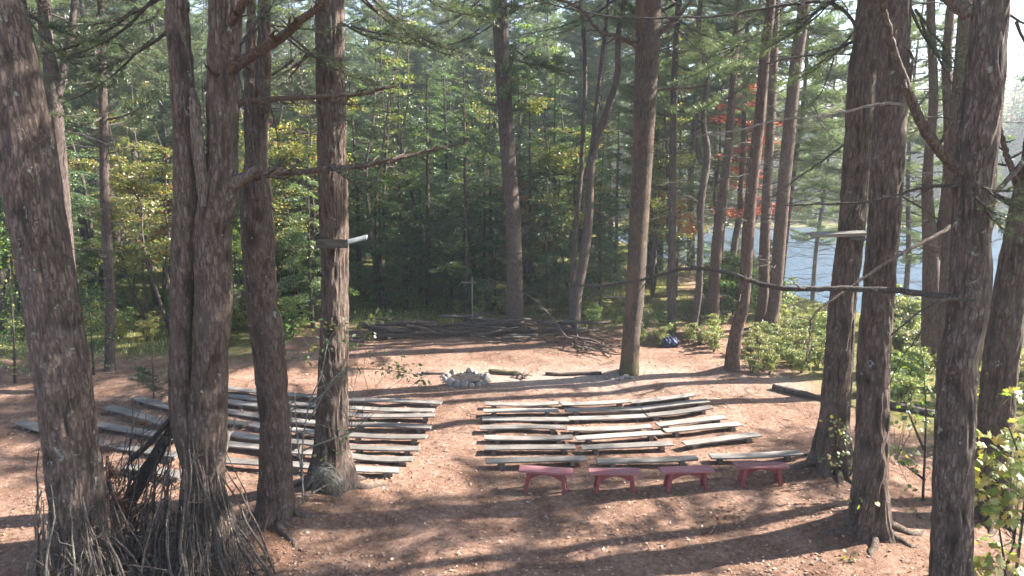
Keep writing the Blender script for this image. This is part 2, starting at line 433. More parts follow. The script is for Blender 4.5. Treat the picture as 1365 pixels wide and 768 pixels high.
def ground_mat():
    m, nt, ns, L = new_mat('forest floor')
    mp = mapped(nt, (1, 1, 1))
    big = N(nt, 'ShaderNodeTexNoise', inp={'Scale': .8, 'Detail': 7.0, 'Roughness': .68, 'Distortion': .6}); L.new(mp.outputs[0], big.inputs['Vector'])
    fine = N(nt, 'ShaderNodeTexNoise', inp={'Scale': 9.0, 'Detail': 8.0, 'Roughness': .75}); L.new(mp.outputs[0], fine.inputs['Vector'])
    tiny = N(nt, 'ShaderNodeTexNoise', inp={'Scale': 48.0, 'Detail': 4.0, 'Roughness': .8}); L.new(mp.outputs[0], tiny.inputs['Vector'])
    c1 = ramp(nt, [(.3, (.100, .058, .040)), (.5, (.20, .122, .088)), (.7, (.315, .215, .163))]); L.new(fine.outputs['Fac'], c1.inputs[0])
    c2 = ramp(nt, [(.35, (.66, .60, .56)), (.5, (1.0, .98, .95)), (.66, (1.3, 1.32, 1.34))]); L.new(big.outputs['Fac'], c2.inputs[0])
    a = mixc(nt, 1.0, c1.outputs[0], c2.outputs[0], 'MULTIPLY')
    r3 = ramp(nt, [(.3, .55), (.5, 1.0), (.7, 1.35)]); L.new(tiny.outputs['Fac'], r3.inputs[0])
    a = mixc(nt, 1.0, a, r3.outputs[0], 'MULTIPLY')
    # leafy floor
    w1 = ramp(nt, [(.3, (.06, .055, .026)), (.5, (.13, .12, .045)), (.62, (.20, .19, .075)), (.8, (.27, .20, .12))]); L.new(fine.outputs['Fac'], w1.inputs[0])
    w = mixc(nt, 1.0, w1.outputs[0], c2.outputs[0], 'MULTIPLY')
    at = N(nt, 'ShaderNodeAttribute', attribute_name='needle_cover')
    sa = N(nt, 'ShaderNodeAttribute', attribute_name='soil_sun_glare')
    s1 = ramp(nt, [(.3, (.27, .205, .165)), (.6, (.43, .355, .305))]); L.new(fine.outputs['Fac'], s1.inputs[0])  # soil tone with the overexposed sunlight painted in
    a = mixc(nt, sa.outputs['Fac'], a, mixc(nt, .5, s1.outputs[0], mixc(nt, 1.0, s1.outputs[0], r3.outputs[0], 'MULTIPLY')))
    colr = mixc(nt, at.outputs['Fac'], w, a)
    ad = N(nt, 'ShaderNodeMath', operation='MULTIPLY_ADD', inp={1: .6}); L.new(tiny.outputs['Fac'], ad.inputs[0]); L.new(fine.outputs['Fac'], ad.inputs[2])
    b = N(nt, 'ShaderNodeBump', inp={'Strength': .8, 'Distance': .05}); L.new(ad.outputs[0], b.inputs['Height'])
    p = N(nt, 'ShaderNodeBsdfPrincipled', inp={'Roughness': .95, 'Specular IOR Level': .1}); L.new(colr, p.inputs['Base Color']); L.new(b.outputs[0], p.inputs['Normal'])
    o = N(nt, 'ShaderNodeOutputMaterial'); L.new(p.outputs[0], o.inputs[0])
    return m

def build_lake():
    m, nt, ns, L = new_mat('lake water')
    mp = mapped(nt, (1, 1, 1))
    n1 = N(nt, 'ShaderNodeTexNoise', inp={'Scale': 2.2, 'Detail': 5.0, 'Roughness': .6}); L.new(mp.outputs[0], n1.inputs['Vector'])
    b = N(nt, 'ShaderNodeBump', inp={'Strength': .8, 'Distance': .2}); L.new(n1.outputs['Fac'], b.inputs['Height'])
    p = N(nt, 'ShaderNodeBsdfPrincipled', inp={'Roughness': .2, 'Base Color': (.05, .085, .12, 1), 'Specular IOR Level': .6, 'IOR': 1.33})
    L.new(b.outputs[0], p.inputs['Normal'])
    o = N(nt, 'ShaderNodeOutputMaterial'); L.new(p.outputs[0], o.inputs[0])
    mb = MB(); mb.add([(5, -110, -2.5), (330, -110, -2.5), (330, 135, -2.5), (5, 135, -2.5)], [[0, 1, 2, 3]])
    tag(link('lake_water', mb.mesh('lake_water', m)), kind='structure')

# ------------------------------------------------------------------ trunks
def catmull(pts, n):
    pts = np.asarray(pts, float)
    p = np.vstack([2 * pts[0] - pts[1], pts, 2 * pts[-1] - pts[-2]])
    out = []
    for i in range(1, len(p) - 2):
        t = np.linspace(0, 1, n, endpoint=False)[:, None]
        a, b, c, d = p[i - 1], p[i], p[i + 1], p[i + 2]
        out.append(.5 * ((2 * b) + (-a + c) * t + (2 * a - 5 * b + 4 * c - d) * t ** 2 + (-a + 3 * b - 3 * c + d) * t ** 3))
    out.append(pts[-1:])
    return np.concatenate(out)

def trunk_mesh(name, ctrl, mat, around=20, step=.25, furrow=0.0, flare=.45, seed=0, roots=4):
    """ctrl: rows (x,y,z,r), bottom to top, relative to the tree's base."""
    ctrl = np.asarray(ctrl, float)
    dense = catmull(ctrl, 14)
    z0, z1 = dense[0, 2], dense[-1, 2]
    dense = dense[np.argsort(dense[:, 2])]
    nz = max(6, int((z1 - z0) / step))
    zz = z0 + (z1 - z0) * np.linspace(0, 1, nz) ** 1.15
    cx = np.interp(zz, dense[:, 2], dense[:, 0]); cy = np.interp(zz, dense[:, 2], dense[:, 1]); rr = np.interp(zz, dense[:, 2], dense[:, 3])
    th = np.arange(around) * 2 * PI / around
    TH, ZZ = np.meshgrid(th, zz)
    rs = np.random.default_rng(seed + 100)
    ph = rs.uniform(0, 6.28, 4)
    lob = .55 + .45 * np.cos(roots * TH + ph[0] + .6 * np.sin(TH + ph[1]))
    fl = 1 + flare * np.exp(-np.maximum(ZZ - z0 - .1, 0) / .33) * lob + .10 * flare * np.exp(-(ZZ - z0) / 1.2)
    RR = rr[:, None] * fl
    RR *= 1 + .035 * np.sin(2 * TH + ph[2] + ZZ * .3) + .03 * np.sin(3 * TH + ph[3] - ZZ * .5)
    if furrow > 0:
        r0 = float(np.median(rr))
        nt_ = max(10, int(2 * PI * r0 / .07))
        def pn(sc_t, sc_z, sd):
            u = TH / (2 * PI) * sc_t; v = ZZ * sc_z
            v0 = vnoise(u, v, sd); v1 = vnoise(u - sc_t, v, sd)
            w = sstep(.9, 1.0, TH / (2 * PI))
            return v0 * (1 - w) + v1 * w
        warp = 2.2 * (pn(nt_ * .3, 1.3, seed + 1) - .5)
        u = TH / (2 * PI) * nt_ + warp
        v = ZZ * 2.4
        nn = vnoise(u, v, seed + 2); nn2 = vnoise(u * 2.1, v * 2.3, seed + 3)
        ridge = 1 - np.abs(2 * nn - 1)
        dsp = furrow * (ridge - .55) + furrow * .45 * (nn2 - .5)
        RR = RR + dsp
        fur = np.clip((.62 - ridge) * 1.7, 0, 1)
    V = np.stack([cx[:, None] + RR * np.cos(TH), cy[:, None] + RR * np.sin(TH), ZZ], -1).reshape(-1, 3)
    i = np.arange(nz - 1)[:, None] * around; j = np.arange(around)[None, :]; k = (j + 1) % around
    F = np.stack([i + j, i + k, i + around + k, i + around + j], -1).reshape(-1, 4)
    mb = MB(); mb.add(V, F)
    mb.V.append(np.array([[cx[-1], cy[-1], zz[-1] + .02]])); top = (nz - 1) * around
    mb.F.setdefault((3, 0), []).append(np.array([[mb.n, top + q, top + (q + 1) % around] for q in range(around)])); mb.n += 1
    me = mb.mesh(name, mat, smooth=(furrow == 0 or around < 40))
    if furrow > 0 and around >= 40:
        at_ = me.attributes.new('furrow', 'FLOAT', 'POINT'); vals = np.zeros(len(me.vertices), np.float32); vals[:fur.size] = fur.ravel(); at_.data.foreach_set('value', vals)
    return me

def wander(a, b, n, amp, rs, sag=0.0):
    a = np.asarray(a, float); b = np.asarray(b, float)
    t = np.linspace(0, 1, n)[:, None]
    L_ = np.linalg.norm(b - a)
    j = rs.normal(0, 1, (n, 3)); j = np.cumsum(j, 0); j -= j[0] + (j[-1] - j[0]) * t
    p = a + (b - a) * t + j * amp * L_ / n
    p[:, 2] -= sag * np.sin(t[:, 0] * PI) * L_
    return p

def add_branch(mb, pts, r0, r1, rs, twigs=6, tl=.5, sides=5, tsides=3, mi=0, gen2=True, up=0.0):
    pts = np.asarray(pts, float); m = len(pts)
    rad = np.linspace(r0, r1, m)
    mb.tube(pts, rad, sides, mi)
    L_ = np.linalg.norm(pts[-1] - pts[0])
    for _ in range(twigs):
        f = rs.uniform(.12, 1.0); i = min(m - 2, int(f * (m - 1)))
        p = pts[i] + (pts[i + 1] - pts[i]) * (f * (m - 1) - i)
        d = nrm(pts[i + 1] - pts[i])
        side = nrm(np.cross(d, (0, 0, 1)) * rs.choice([-1, 1]) + np.array((0, 0, rs.normal(up, .35))))
        dd = nrm(d * rs.uniform(.4, 1.0) + side)
        l = tl * rs.uniform(.35, 1.2) * (1.15 - f * .6)
        rr = max(.003, min(rad[i] * .5, r0 * .45))
        q = wander(p, p + dd * l, 5, .35, rs, sag=rs.uniform(-.05, .1))
        mb.tube(q, np.linspace(rr, max(.002, rr * .3), 5), tsides, mi, cap=False)
        if gen2:
            for _ in range(rs.integers(1, 4)):
                k = rs.integers(1, 4)
                d3 = nrm(dd + rs.normal(0, .7, 3))
                q2 = wander(q[k], q[k] + d3 * l * rs.uniform(.25, .5), 3, .3, rs)
                mb.tube(q2, np.linspace(rr * .5, .002, 3), 3, mi, cap=False)

# ------------------------------------------------------------------ foliage templates
def diamonds(c, d, nrml, ln, wd):
    """leaf quads: c base points, d direction, nrml normal"""
    d = nrm(d); s = nrm(np.cross(d, nrml))
    ln = np.asarray(ln)[:, None]; wd = np.asarray(wd)[:, None]
    V = np.stack([c, c + d * ln * .45 + s * wd * .5, c + d * ln, c + d * ln * .45 - s * wd * .5], 1).reshape(-1, 3)
    F = np.arange(len(c) * 4).reshape(-1, 4)
    return V, F

def needles(c, d, ln, wd, rs):
    d = nrm(d); s = nrm(np.cross(d, rs.normal(0, 1, d.shape)))
    ln = np.asarray(ln)[:, None]
    V = np.stack([c - s * wd * .5, c + s * wd * .5, c + d * ln], 1).reshape(-1, 3)
    return V, np.arange(len(c) * 3).reshape(-1, 3)

def pine_bough(L_, seed, ndl=9, wd=.02, nlen=.16, full=1.5):
    rs = np.random.default_rng(seed)
    mb = MB()
    n = 8
    t = np.linspace(0, 1, n)
    ax = np.stack([t * L_, .12 * L_ * np.cumsum(rs.normal(0, .3, n)) / n * 2, -.06 * L_ * np.sin(t * PI) + .10 * L_ * t ** 2], -1)
    mb.tube(ax, np.linspace(.012 + .009 * L_, .005, n), 4, 1, cap=False)
    cs, ds = [], []
    ntw = int(9 * L_ * full) + 4
    for k in range(ntw):
        f = .25 + .75 * (k + rs.uniform(0, 1)) / ntw
        i = min(n - 2, int(f * (n - 1))); p = ax[i] + (ax[i + 1] - ax[i]) * (f * (n - 1) - i)
        sgn = 1 if k % 2 else -1
        ang = R(rs.uniform(35, 65)) * sgn
        tw = np.array((math.cos(ang), math.sin(ang), rs.uniform(-.1, .4)))
        l = L_ * rs.uniform(.16, .34) * (1.25 - f)
        l = max(l, .18)
        q = wander(p, p + nrm(tw) * l, 4, .25, rs, sag=-.04)
        mb.tube(q, np.linspace(.007, .003, 4), 3, 1, cap=False)
        m_ = max(2, int(l / .10))
        for g in np.linspace(.35, 1.0, m_):
            pp = q[0] + (q[-1] - q[0]) * g + rs.normal(0, .015, 3)
            dd = nrm(tw + np.array((0, 0, .35)) + rs.normal(0, .25, 3))
            cs.append(np.repeat(pp[None], ndl, 0)); ds.append(nrm(dd)[None] * .8 + rs.normal(0, .55, (ndl, 3)))
    for g in range(4):
        cs.append(np.repeat(ax[-1][None], ndl, 0) + rs.normal(0, .03, 3)); ds.append(np.array((.8, 0, .3))[None] + rs.normal(0, .5, (ndl, 3)))
    cs = np.concatenate(cs); ds = np.concatenate(ds)
    V, F = needles(cs, ds, rs.uniform(.7, 1.15, len(cs)) * nlen, wd, rs)
    mb.add(V, F, 0)
    return mb.freeze()

def hemlock_bough(L_, seed, ll=.12, lw=.05, dens=1.35):
    rs = np.random.default_rng(seed)
    mb = MB(); n = 7
    t = np.linspace(0, 1, n)
    ax = np.stack([t * L_, .1 * L_ * np.cumsum(rs.normal(0, .3, n)) / n * 2, .05 * L_ * np.sin(t * PI) - .22 * L_ * t ** 2], -1)
    mb.tube(ax, np.linspace(.008 + .006 * L_, .003, n), 3, 1, cap=False)
    C, D = [], []
    ntw = int(10 * L_ * dens) + 5
    for k in range(ntw):
        f = .18 + .82 * (k + rs.uniform(0, 1)) / ntw
        i = min(n - 2, int(f * (n - 1))); p = ax[i] + (ax[i + 1] - ax[i]) * (f * (n - 1) - i)
        ang = R(rs.uniform(40, 70)) * (1 if k % 2 else -1)
        l = max(.16, L_ * .42 * (1.12 - f) * rs.uniform(.6, 1.1))
        tw = nrm(np.array((math.cos(ang), math.sin(ang), rs.uniform(-.5, -.05))))
        m_ = max(3, int(l / .045 * dens))
        g = np.linspace(.08, 1, m_)
        q = p + tw * l * g[:, None]; q[:, 2] -= .15 * l * g ** 2
        perp = np.array((-tw[1], tw[0], 0)) * np.where(np.arange(m_) % 2, 1, -1)[:, None]
        C.append(q + rs.normal(0, .012, q.shape)); D.append(tw * .8 + perp * .8 + rs.normal(0, .25, q.shape))
    C = np.concatenate(C); D = np.concatenate(D)
    nr = np.array((0, 0, 1.0)) + rs.normal(0, .4, C.shape)
    V, F = diamonds(C, D, nr, rs.uniform(.7, 1.3, len(C)) * ll, rs.uniform(.8, 1.2, len(C)) * lw)
    mb.add(V, F, 0)
    return mb.freeze()

def rot_zy(az, pitch, roll=0.0):
    return np.array(Matrix.Rotation(az, 3, 'Z') @ Matrix.Rotation(-pitch, 3, 'Y') @ Matrix.Rotation(roll, 3, 'X'))

PB = {}
def pbough(L_, rs):
    key = (min((1.0, 1.8, 2.8, 3.8), key=lambda q: abs(q - L_)), int(rs.integers(0, 3)))
    if key not in PB: PB[key] = pine_bough(key[0], 50 + int(key[0] * 10) + key[1])
    return PB[key], L_ / key[0]
HB = {}
def hbough(L_, rs):
    key = (min((.7, 1.3, 2.0, 2.8), key=lambda q: abs(q - L_)), int(rs.integers(0, 3)))
    if key not in HB: HB[key] = hemlock_bough(key[0], 80 + int(key[0] * 10) + key[1])
    return HB[key], L_ / key[0]

def pine_crown(name, h0, h1, rmax, seed, mat, whorl=.75, per=5, shape=.5, skip=.12):
    """boughs between heights h0 and h1 above the tree's base"""
    rs = np.random.default_rng(seed); mb = MB()
    z = h0
    while z < h1:
        f = (z - h0) / (h1 - h0)
        rad = rmax * (.55 + .45 * math.sin(min(1, f / shape) * PI / 2)) * (1 - max(0, f - shape) / (1 - shape) * .85)
        a0 = rs.uniform(0, 6.28)
        for k in range(per):
            if rs.uniform() < skip: continue
            L_ = rad * rs.uniform(.65, 1.15)
            b, s = pbough(L_, rs)
            Mx = rot_zy(a0 + k * 2 * PI / per + rs.normal(0, .25), R(rs.uniform(-14, 14) + 18 * f), rs.normal(0, .25)) * s
            mb.merge(b, Mx, (0, 0, z + rs.normal(0, .15)))
        z += whorl * rs.uniform(.7, 1.3)
    return mb.mesh(name, [mat, M['deadwood']], smooth_slots=[1])

def hemlock_crown(name, h0, h1, rmax, seed, mat, gap=.11):
    rs = np.random.default_rng(seed); mb = MB()
    z = h0
    while z < h1 - .2:
        f = (z - h0) / (h1 - h0)
        rad = rmax * (1 - f) ** .75 * min(1, .5 + f * 4)
        L_ = max(.4, rad * rs.uniform(.55, 1.2))
        b, s = hbough(L_, rs)
        mb.merge(b, rot_zy(rs.uniform(0, 6.28), R(rs.uniform(-12, 16)), rs.normal(0, .2)) * s, (0, 0, z))
        z += gap * rs.uniform(.5, 1.5)
    return mb.mesh(name, [mat, M['deadwood']], smooth_slots=[1])

def leafy_tree(seed, h, spread, nst=2, nb=16, leaf=.12, nl=230, base=.35, lean=.15, flat=.28):
    """woody MB and leaf MB of a broadleaf tree or sapling"""
    rs = np.random.default_rng(seed); wb = MB(); C = []
    for s in range(nst):
        top = np.array((rs.normal(0, lean * h), rs.normal(0, lean * h), h * rs.uniform(.8, 1)))
        st = wander((rs.normal(0, .05), rs.normal(0, .05), -.1), top, 9, .16, rs)
        r0 = .012 + .008 * h
        wb.tube(st, np.linspace(r0, .008, 9), 6, 0)
        for b in range(nb):
            f = rs.uniform(base, .98); i = min(7, int(f * 8)); p = st[i] + (st[i + 1] - st[i]) * (f * 8 - i)
            a = rs.uniform(0, 6.28); l = spread * rs.uniform(.5, 1.1) * (1.2 - f * .7)
            q = wander(p, p + np.array((math.cos(a), math.sin(a), rs.uniform(-.05, .5))) * l, 6, .3, rs)
            wb.tube(q, np.linspace(r0 * .35, .004, 6), 4, 0, cap=False)
            for tw in range(3):
                k = rs.integers(2, 6); d = rs.normal(0, 1, 3); d[2] *= .3
                q2 = wander(q[k], q[k] + nrm(d) * l * .35, 3, .3, rs); wb.tube(q2, [.005, .004, .002], 3, 0, cap=False)
            m_ = int(nl * rs.uniform(.5, 1.3))
            g = rs.uniform(.3, 1.1, m_)
            c = q[0] + (q[-1] - q[0]) * g[:, None] + rs.normal(0, 1, (m_, 3)) * np.array((.24, .24, .24 * flat)) * l
            C.append(c)
    C = np.concatenate(C)
    lb = MB()
    d = rs.normal(0, 1, C.shape); d[:, 2] = d[:, 2] * .35 - .25
    nr = np.array((0, 0, 1.0)) + rs.normal(0, .55, C.shape)
    V, F = diamonds(C, d, nr, rs.uniform(.6, 1.3, len(C)) * leaf, rs.uniform(.6, 1.2, len(C)) * leaf * .75)
    lb.add(V, F)
    return wb, lb

MAPLE = np.array([(0, 0), (.18, -.10), (.42, -.42), (.46, -.22), (.72, -.34), (.66, -.12), (1.0, 0), (.66, .12), (.72, .34), (.46, .22), (.42, .42), (.18, .10)])
def maple_leaves(C, D, NR, S, curl=.15):
    D = nrm(D); B = nrm(np.cross(NR, D)); NN = np.cross(D, B)
    m = MAPLE
    V = C[:, None, :] + S[:, None, None] * (m[None, :, 0:1] * D[:, None, :] + m[None, :, 1:2] * B[:, None, :] - curl * (m[None, :, 0:1] ** 2 + np.abs(m[None, :, 1:2])) * NN[:, None, :])
    # fan of quads is avoided: triangles around the mid rib
    k = len(m)
    F = []
    for a in range(1, k - 1): F.append((0, a, a + 1))
    F = np.array(F)[None] + (np.arange(len(C)) * k)[:, None, None]
    return V.reshape(-1, 3), F.reshape(-1, 3)

# ------------------------------------------------------------------ big trees from the measured trunks
CR = {}
def near_crown(v):
    if v not in CR:
        CR[v] = pine_crown('pine_crown', 0, 9.5, 3.9, 300 + v, M['needle'], whorl=.8, per=5, skip=.2)
    return CR[v]

def big_tree(label, base, pts, mat='bark', top=22, crown=None, cz=11.5, near=False, name='pine_tree', group=None, flare=.45, seed=0, dead=0, dl=1.4, Y=None, yoff=None, roots=4, cat='tree', rot=0, cscale=1.0):
    g = G(*base) if Y is None else None
    if Y is not None:
        q = P(base[0], base[1], Y); g = np.array((q[0], Y, float(H(q[0], Y))))
    Yb = g[1]
    root = thing(name, label, cat, g, group=group)
    ctrl = []
    for (px, py, w) in sorted(pts, key=lambda q: -q[1]):
        p = P(px, py, Yb)
        ctrl.append(np.array((p[0], p[1], p[2], wr(px, w, p))))
    c0 = ctrl[0]
    ctrl = [np.array((g[0], g[1], g[2] - .25, c0[3] * 1.03))] + [c for c in ctrl if c[2] > g[2] + .15]
    a, b = ctrl[-3], ctrl[-1]
    ext = (b - a); ext = ext / max(.5, ext[2])
    zt = b[2]; rl = b[3]
    for s in (.35, .7, 1.0):
        z = zt + (top - zt) * s
        ctrl.append(np.array((b[0] + ext[0] * (z - zt) * .5, b[1], z, max(.04, rl * (1 - .82 * s)))))
    ctrl = np.array(ctrl); ctrl[:, :3] -= g
    if near: me = trunk_mesh('trunk', ctrl, M[mat], 130, .035, .034, flare * 1.1, seed, roots + 1)
    else: me = trunk_mesh('trunk', ctrl, M[mat], 22, .16, .012, flare, seed, roots)
    link('trunk', me, root)
    if near:
        rs = np.random.default_rng(seed + 5000)
        for k in range(6):
            a_ = k * 2 * PI / 6 + rs.normal(0, .25); l = rs.uniform(.7, 1.7); r0_ = ctrl[0][3]; n_ = 8
            t_ = np.linspace(0, 1, n_); ang = a_ + np.cumsum(rs.normal(0, .12, n_)); rr_ = r0_ * .75 + t_ * l
            X_ = rr_ * np.cos(ang); Y_ = rr_ * np.sin(ang); Z_ = H(g[0] + X_, g[1] + Y_) - g[2]
            rad_ = np.linspace(.095, .02, n_); mb = MB(); mb.tube(np.stack([X_, Y_, Z_ - .03 + .10 * (1 - t_) ** 2.5 - .035 * t_], -1), rad_, 8)
            link('root', mb.mesh('root', M[mat], smooth=True), root)
    if crown is not None:
        ix = np.interp(cz, ctrl[:, 2], ctrl[:, 0]); iy = np.interp(cz, ctrl[:, 2], ctrl[:, 1])
        link('crown', near_crown(crown), root, (ix, iy, cz), (0, 0, rot), ((cscale, cscale, (top + .5 - cz) / 9.5)))
    if dead:
        rs = np.random.default_rng(seed + 900); mb = MB()
        for k in range(dead):
            z = rs.uniform(2.2, min(top - 2, cz + 2)); x = np.interp(z, ctrl[:, 2], ctrl[:, 0]); y = np.interp(z, ctrl[:, 2], ctrl[:, 1]); r = np.interp(z, ctrl[:, 2], ctrl[:, 3])
            a_ = rs.uniform(0, 6.28); l = dl * rs.uniform(.25, 1.25)
            d = np.array((math.cos(a_), math.sin(a_), rs.uniform(-.25, .3)))
            p0 = np.array((x, y, z)) + d * r * .6
            mb = MB(); add_branch(mb, wander(p0, p0 + d * (l + r), 7, .25, rs, sag=rs.uniform(-.05, .08)), .011 + .006 * l, .004, rs, twigs=int(4 + 4 * l), tl=.35 * l + .15, sides=4)
            link('branch', mb.mesh('branch', M['deadwood'], smooth=True), root)
    root['_y'] = Yb
    return root, ctrl, g

def limb(root, g, pts, Y0, Y1, w0, w1, mat='bark', twigs=8, tl=.5, seed=0, name='limb', label=None, n=8):
    """a limb through measured points; it runs from depth Y0 to Y1"""
    rs = np.random.default_rng(seed + 40)
    m = len(pts); C = []
    for i, (px, py) in enumerate(pts):
        C.append(P(px, py, Y0 + (Y1 - Y0) * i / (m - 1)) - g)
    C = catmull(C, n); C += rs.normal(0, .006, C.shape)
    s = Y0 / FPX
    mb = MB(); add_branch(mb, C, w0 / 2 * s, w1 / 2 * s, rs, twigs=twigs, tl=tl, sides=8, tsides=4)
    o = link(name, mb.mesh(name, M[mat], smooth=True), root)
    if label: o['label'] = label
    return o, C

def pine_tufts(mb, centers, dirs, rs, ndl=14, nlen=.12, wd=.006, mi=0):
    C = np.repeat(np.asarray(centers), ndl, 0); D = np.repeat(np.asarray(dirs), ndl, 0) + rs.normal(0, .6, (len(C), 3))
    V, F = needles(C, D, rs.uniform(.7, 1.2, len(C)) * nlen, wd, rs); mb.add(V, F, mi)

def foliage_bough(root, g, p0, p1, Y, L_, seed, mat='needle', name='bough', count=3):
    """living pine bough near the camera, in fine needles"""
    rs = np.random.default_rng(seed); mb = MB()
    a = P(p0[0], p0[1], Y) - g; b = P(p1[0], p1[1], Y) - g
    d = nrm(b - a); az = math.atan2(d[1], d[0]); pt = math.asin(d[2])
    for k in range(count):
        bb = pine_bough(L_, seed + k, ndl=14, wd=.006, nlen=.115, full=1.3)
        mb.merge(bb, rot_zy(az + rs.normal(0, .35) * (k > 0), pt + rs.normal(0, .15), rs.normal(0, .4)), a + (b - a) * .2 * k)
    return link(name, mb.mesh(name, [M[mat], M['deadwood']], smooth_slots=[1]), root)

MOUNDS += [(*G(1158, 704)[:2], 1.1, .26), (*G(1110, 620)[:2], 1.0, .18), (*G(838, 495)[:2], 1.2, .18), (*G(367, 687)[:2], 1.0, .2), (*G(440, 642)[:2], .95, .18), (*G(976, 491)[:2], .9, .2), (*G(895, 448)[:2], .8, .15), (*G(924, 449)[:2], .8, .15), (*G(686, 438)[:2], .9, .15)]

# T1
t1, c1, g1 = big_tree('massive lichen-marked pine at the left edge with sticks heaped against its foot', (112, 792),
    [(116, 770, 92), (108, 690, 82), (95, 582, 76), (81, 481, 77), (67, 390, 75), (46, 276, 80), (34, 205, 84), (26, 150, 80), (14, 80, 76), (-4, 0, 78)],
    'bark_lichen', crown=0, near=True, seed=1, cz=12, flare=.3)
t2, c2, g2 = big_tree('forked grey-brown pine half hidden behind the massive left-edge pine', (100, 520), [(97, 480, 24), (88, 340, 23), (77, 195, 23), (70, 110, 22), (61, 40, 20), (58, 0, 19)], 'bark_far', crown=1, seed=2, dead=6)
limb(t2, g2, [(77, 130), (87, 80), (96, 40), (100, -15)], g2[1], g2[1], 11, 7, 'bark_far', 4, .5, 3)
t3, c3, g3 = big_tree('slim straight pine standing alone between the left-edge pine and the twin pine', (146, 494), [(146, 480, 14), (147, 400, 15), (140, 270, 14), (138, 150, 13), (136, 60, 11), (134, 0, 10)], 'bark_far', crown=2, seed=3, dead=16, dl=1.2, cz=8.5)
# T4 twin pine
t4, c4, g4 = big_tree('twin-stemmed pine with a broken stub and reddish limbs, sticks leaning on it', (272, 748),
    [(270, 700, 66), (270, 640, 60), (274, 582, 56), (281, 481, 50), (285, 400, 52), (284, 312, 54), (292, 255, 54), (297, 208, 44), (298, 104, 46), (300, 50, 46), (300, 0, 46)],
    'bark', crown=1, near=True, seed=4, flare=.4, rot=1.3)
rootY4 = g4[1]
ctl = []
for (px, py, w) in [(262, 640, 30), (246, 575, 34), (240, 520, 34), (240, 481, 32), (243, 400, 34), (246, 312, 36), (249, 240, 38), (246, 156, 34), (241, 78, 35), (233, 0, 34), (226, -80, 32)]:
    p = P(px, py, rootY4 - .05); ctl.append((*(p - g4), wr(px, w, p)))
ctl.append((ctl[-1][0] - .8, ctl[-1][1], 20, .05))
link('trunk', trunk_mesh('trunk', ctl, M['bark'], 90, .045, .02, 0.0, 44), t4)
# broken stub between the stems
ctl = []
for (px, py, w) in [(271, 275, 10), (269, 240, 15), (265, 205, 17), (261, 165, 15), (259, 135, 13), (256, 118, 4)]:
    p = P(px, py, rootY4 - .28); ctl.append((*(p - g4), wr(px, w, p)))
o_ = link('stub', trunk_mesh('stub', ctl, M['stubwood'], 36, .04, .03, 0.0, 45), t4); o_['label'] = 'upright broken stub with bare splintered top'
limb(t4, g4, [(282, 262), (300, 252), (318, 241), (334, 231), (346, 223)], rootY4, rootY4 - .28, 22, 10, 'stubwood', 2, .15, 5, label='short sawn stub, pale in the sun')
limb(t4, g4, [(280, 118), (300, 98), (318, 85), (345, 68), (375, 50), (400, 28), (425, 8), (440, -20)], rootY4, rootY4 - .6, 19, 7, 'redlimb', 18, .5, 6, label='reddish limb rising to the right')
limb(t4, g4, [(285, 150), (330, 136), (390, 131), (440, 128), (480, 126), (510, 118), (528, 116)], rootY4 - .1, rootY4 + .8, 9, 3, 'redlimb', 20, .6, 7)
limb(t4, g4, [(300, 248), (352, 234), (400, 229), (482, 221), (530, 211), (586, 198), (625, 190)], rootY4 - .15, rootY4 + 1.4, 11, 3, 'bark', 24, .6, 8)
limb(t4, g4, [(290, 55), (304, 35), (318, 15), (330, -10)], rootY4, rootY4 - .4, 14, 10, 'redlimb', 3, .4, 9)
for k, (a, b) in enumerate([((325, 95), (330, 190)), ((345, 110), (372, 200)), ((318, 100), (340, 240)), ((335, 205), (365, 290)), ((350, 235), (345, 330)), ((300, 300), (330, 270))]):
    limb(t4, g4, [a, ((a[0] + b[0]) / 2 + 6, (a[1] + b[1]) / 2), b], rootY4 - .4, rootY4 - .1, 3.2, 1.2, 'deadwood', 7, .45, 20 + k, name='twig')
foliage_bough(t4, g4, (430, 215), (470, 235), rootY4 + .3, .9, 401, count=2)
foliage_bough(t4, g4, (430, 130), (480, 160), rootY4 + .6, .9, 405, count=2)
foliage_bough(t4, g4, (320, 60), (340, 30), rootY4 - .4, 1.0, 409, count=2)
foliage_bough(t4, g4, (340, 385), (320, 395), rootY4 + .3, .6, 415, count=2)
# T5
t5, c5, g5 = big_tree('bent dark pine with a pale sunlit flank right of the twin pine', (367, 686),
    [(367, 660, 46), (367, 582, 40), (360, 481, 43), (353, 430, 44), (346, 380, 43), (343, 312, 46), (340, 260, 45), (342, 200, 30), (350, 120, 22), (352, 60, 18), (352, 0, 16)], 'bark', crown=2, near=True, seed=5, flare=.5, rot=2.2)
limb(t5, g5, [(342, 240), (334, 180), (333, 110), (335, 40), (336, -20)], g5[1], g5[1] + .3, 20, 10, 'bark', 10, .5, 11)
# T6
t6, c6, g6 = big_tree('straight thick pine with a small board shelf, left of the bench aisle', (441, 642),
    [(442, 625, 56), (442, 582, 44), (444, 481, 39), (446, 400, 36), (445, 312, 38), (443, 208, 40), (441, 104, 40), (440, 0, 40)], 'bark', crown=0, near=True, seed=6, flare=.5, rot=.7)
limb(t6, g6, [(450, 640), (452, 500), (450, 330), (449, 200), (447, 100)], g6[1] - .29, g6[1] - .29, 1, 1, 'board_dark', 0, .1, 13, name='crack')
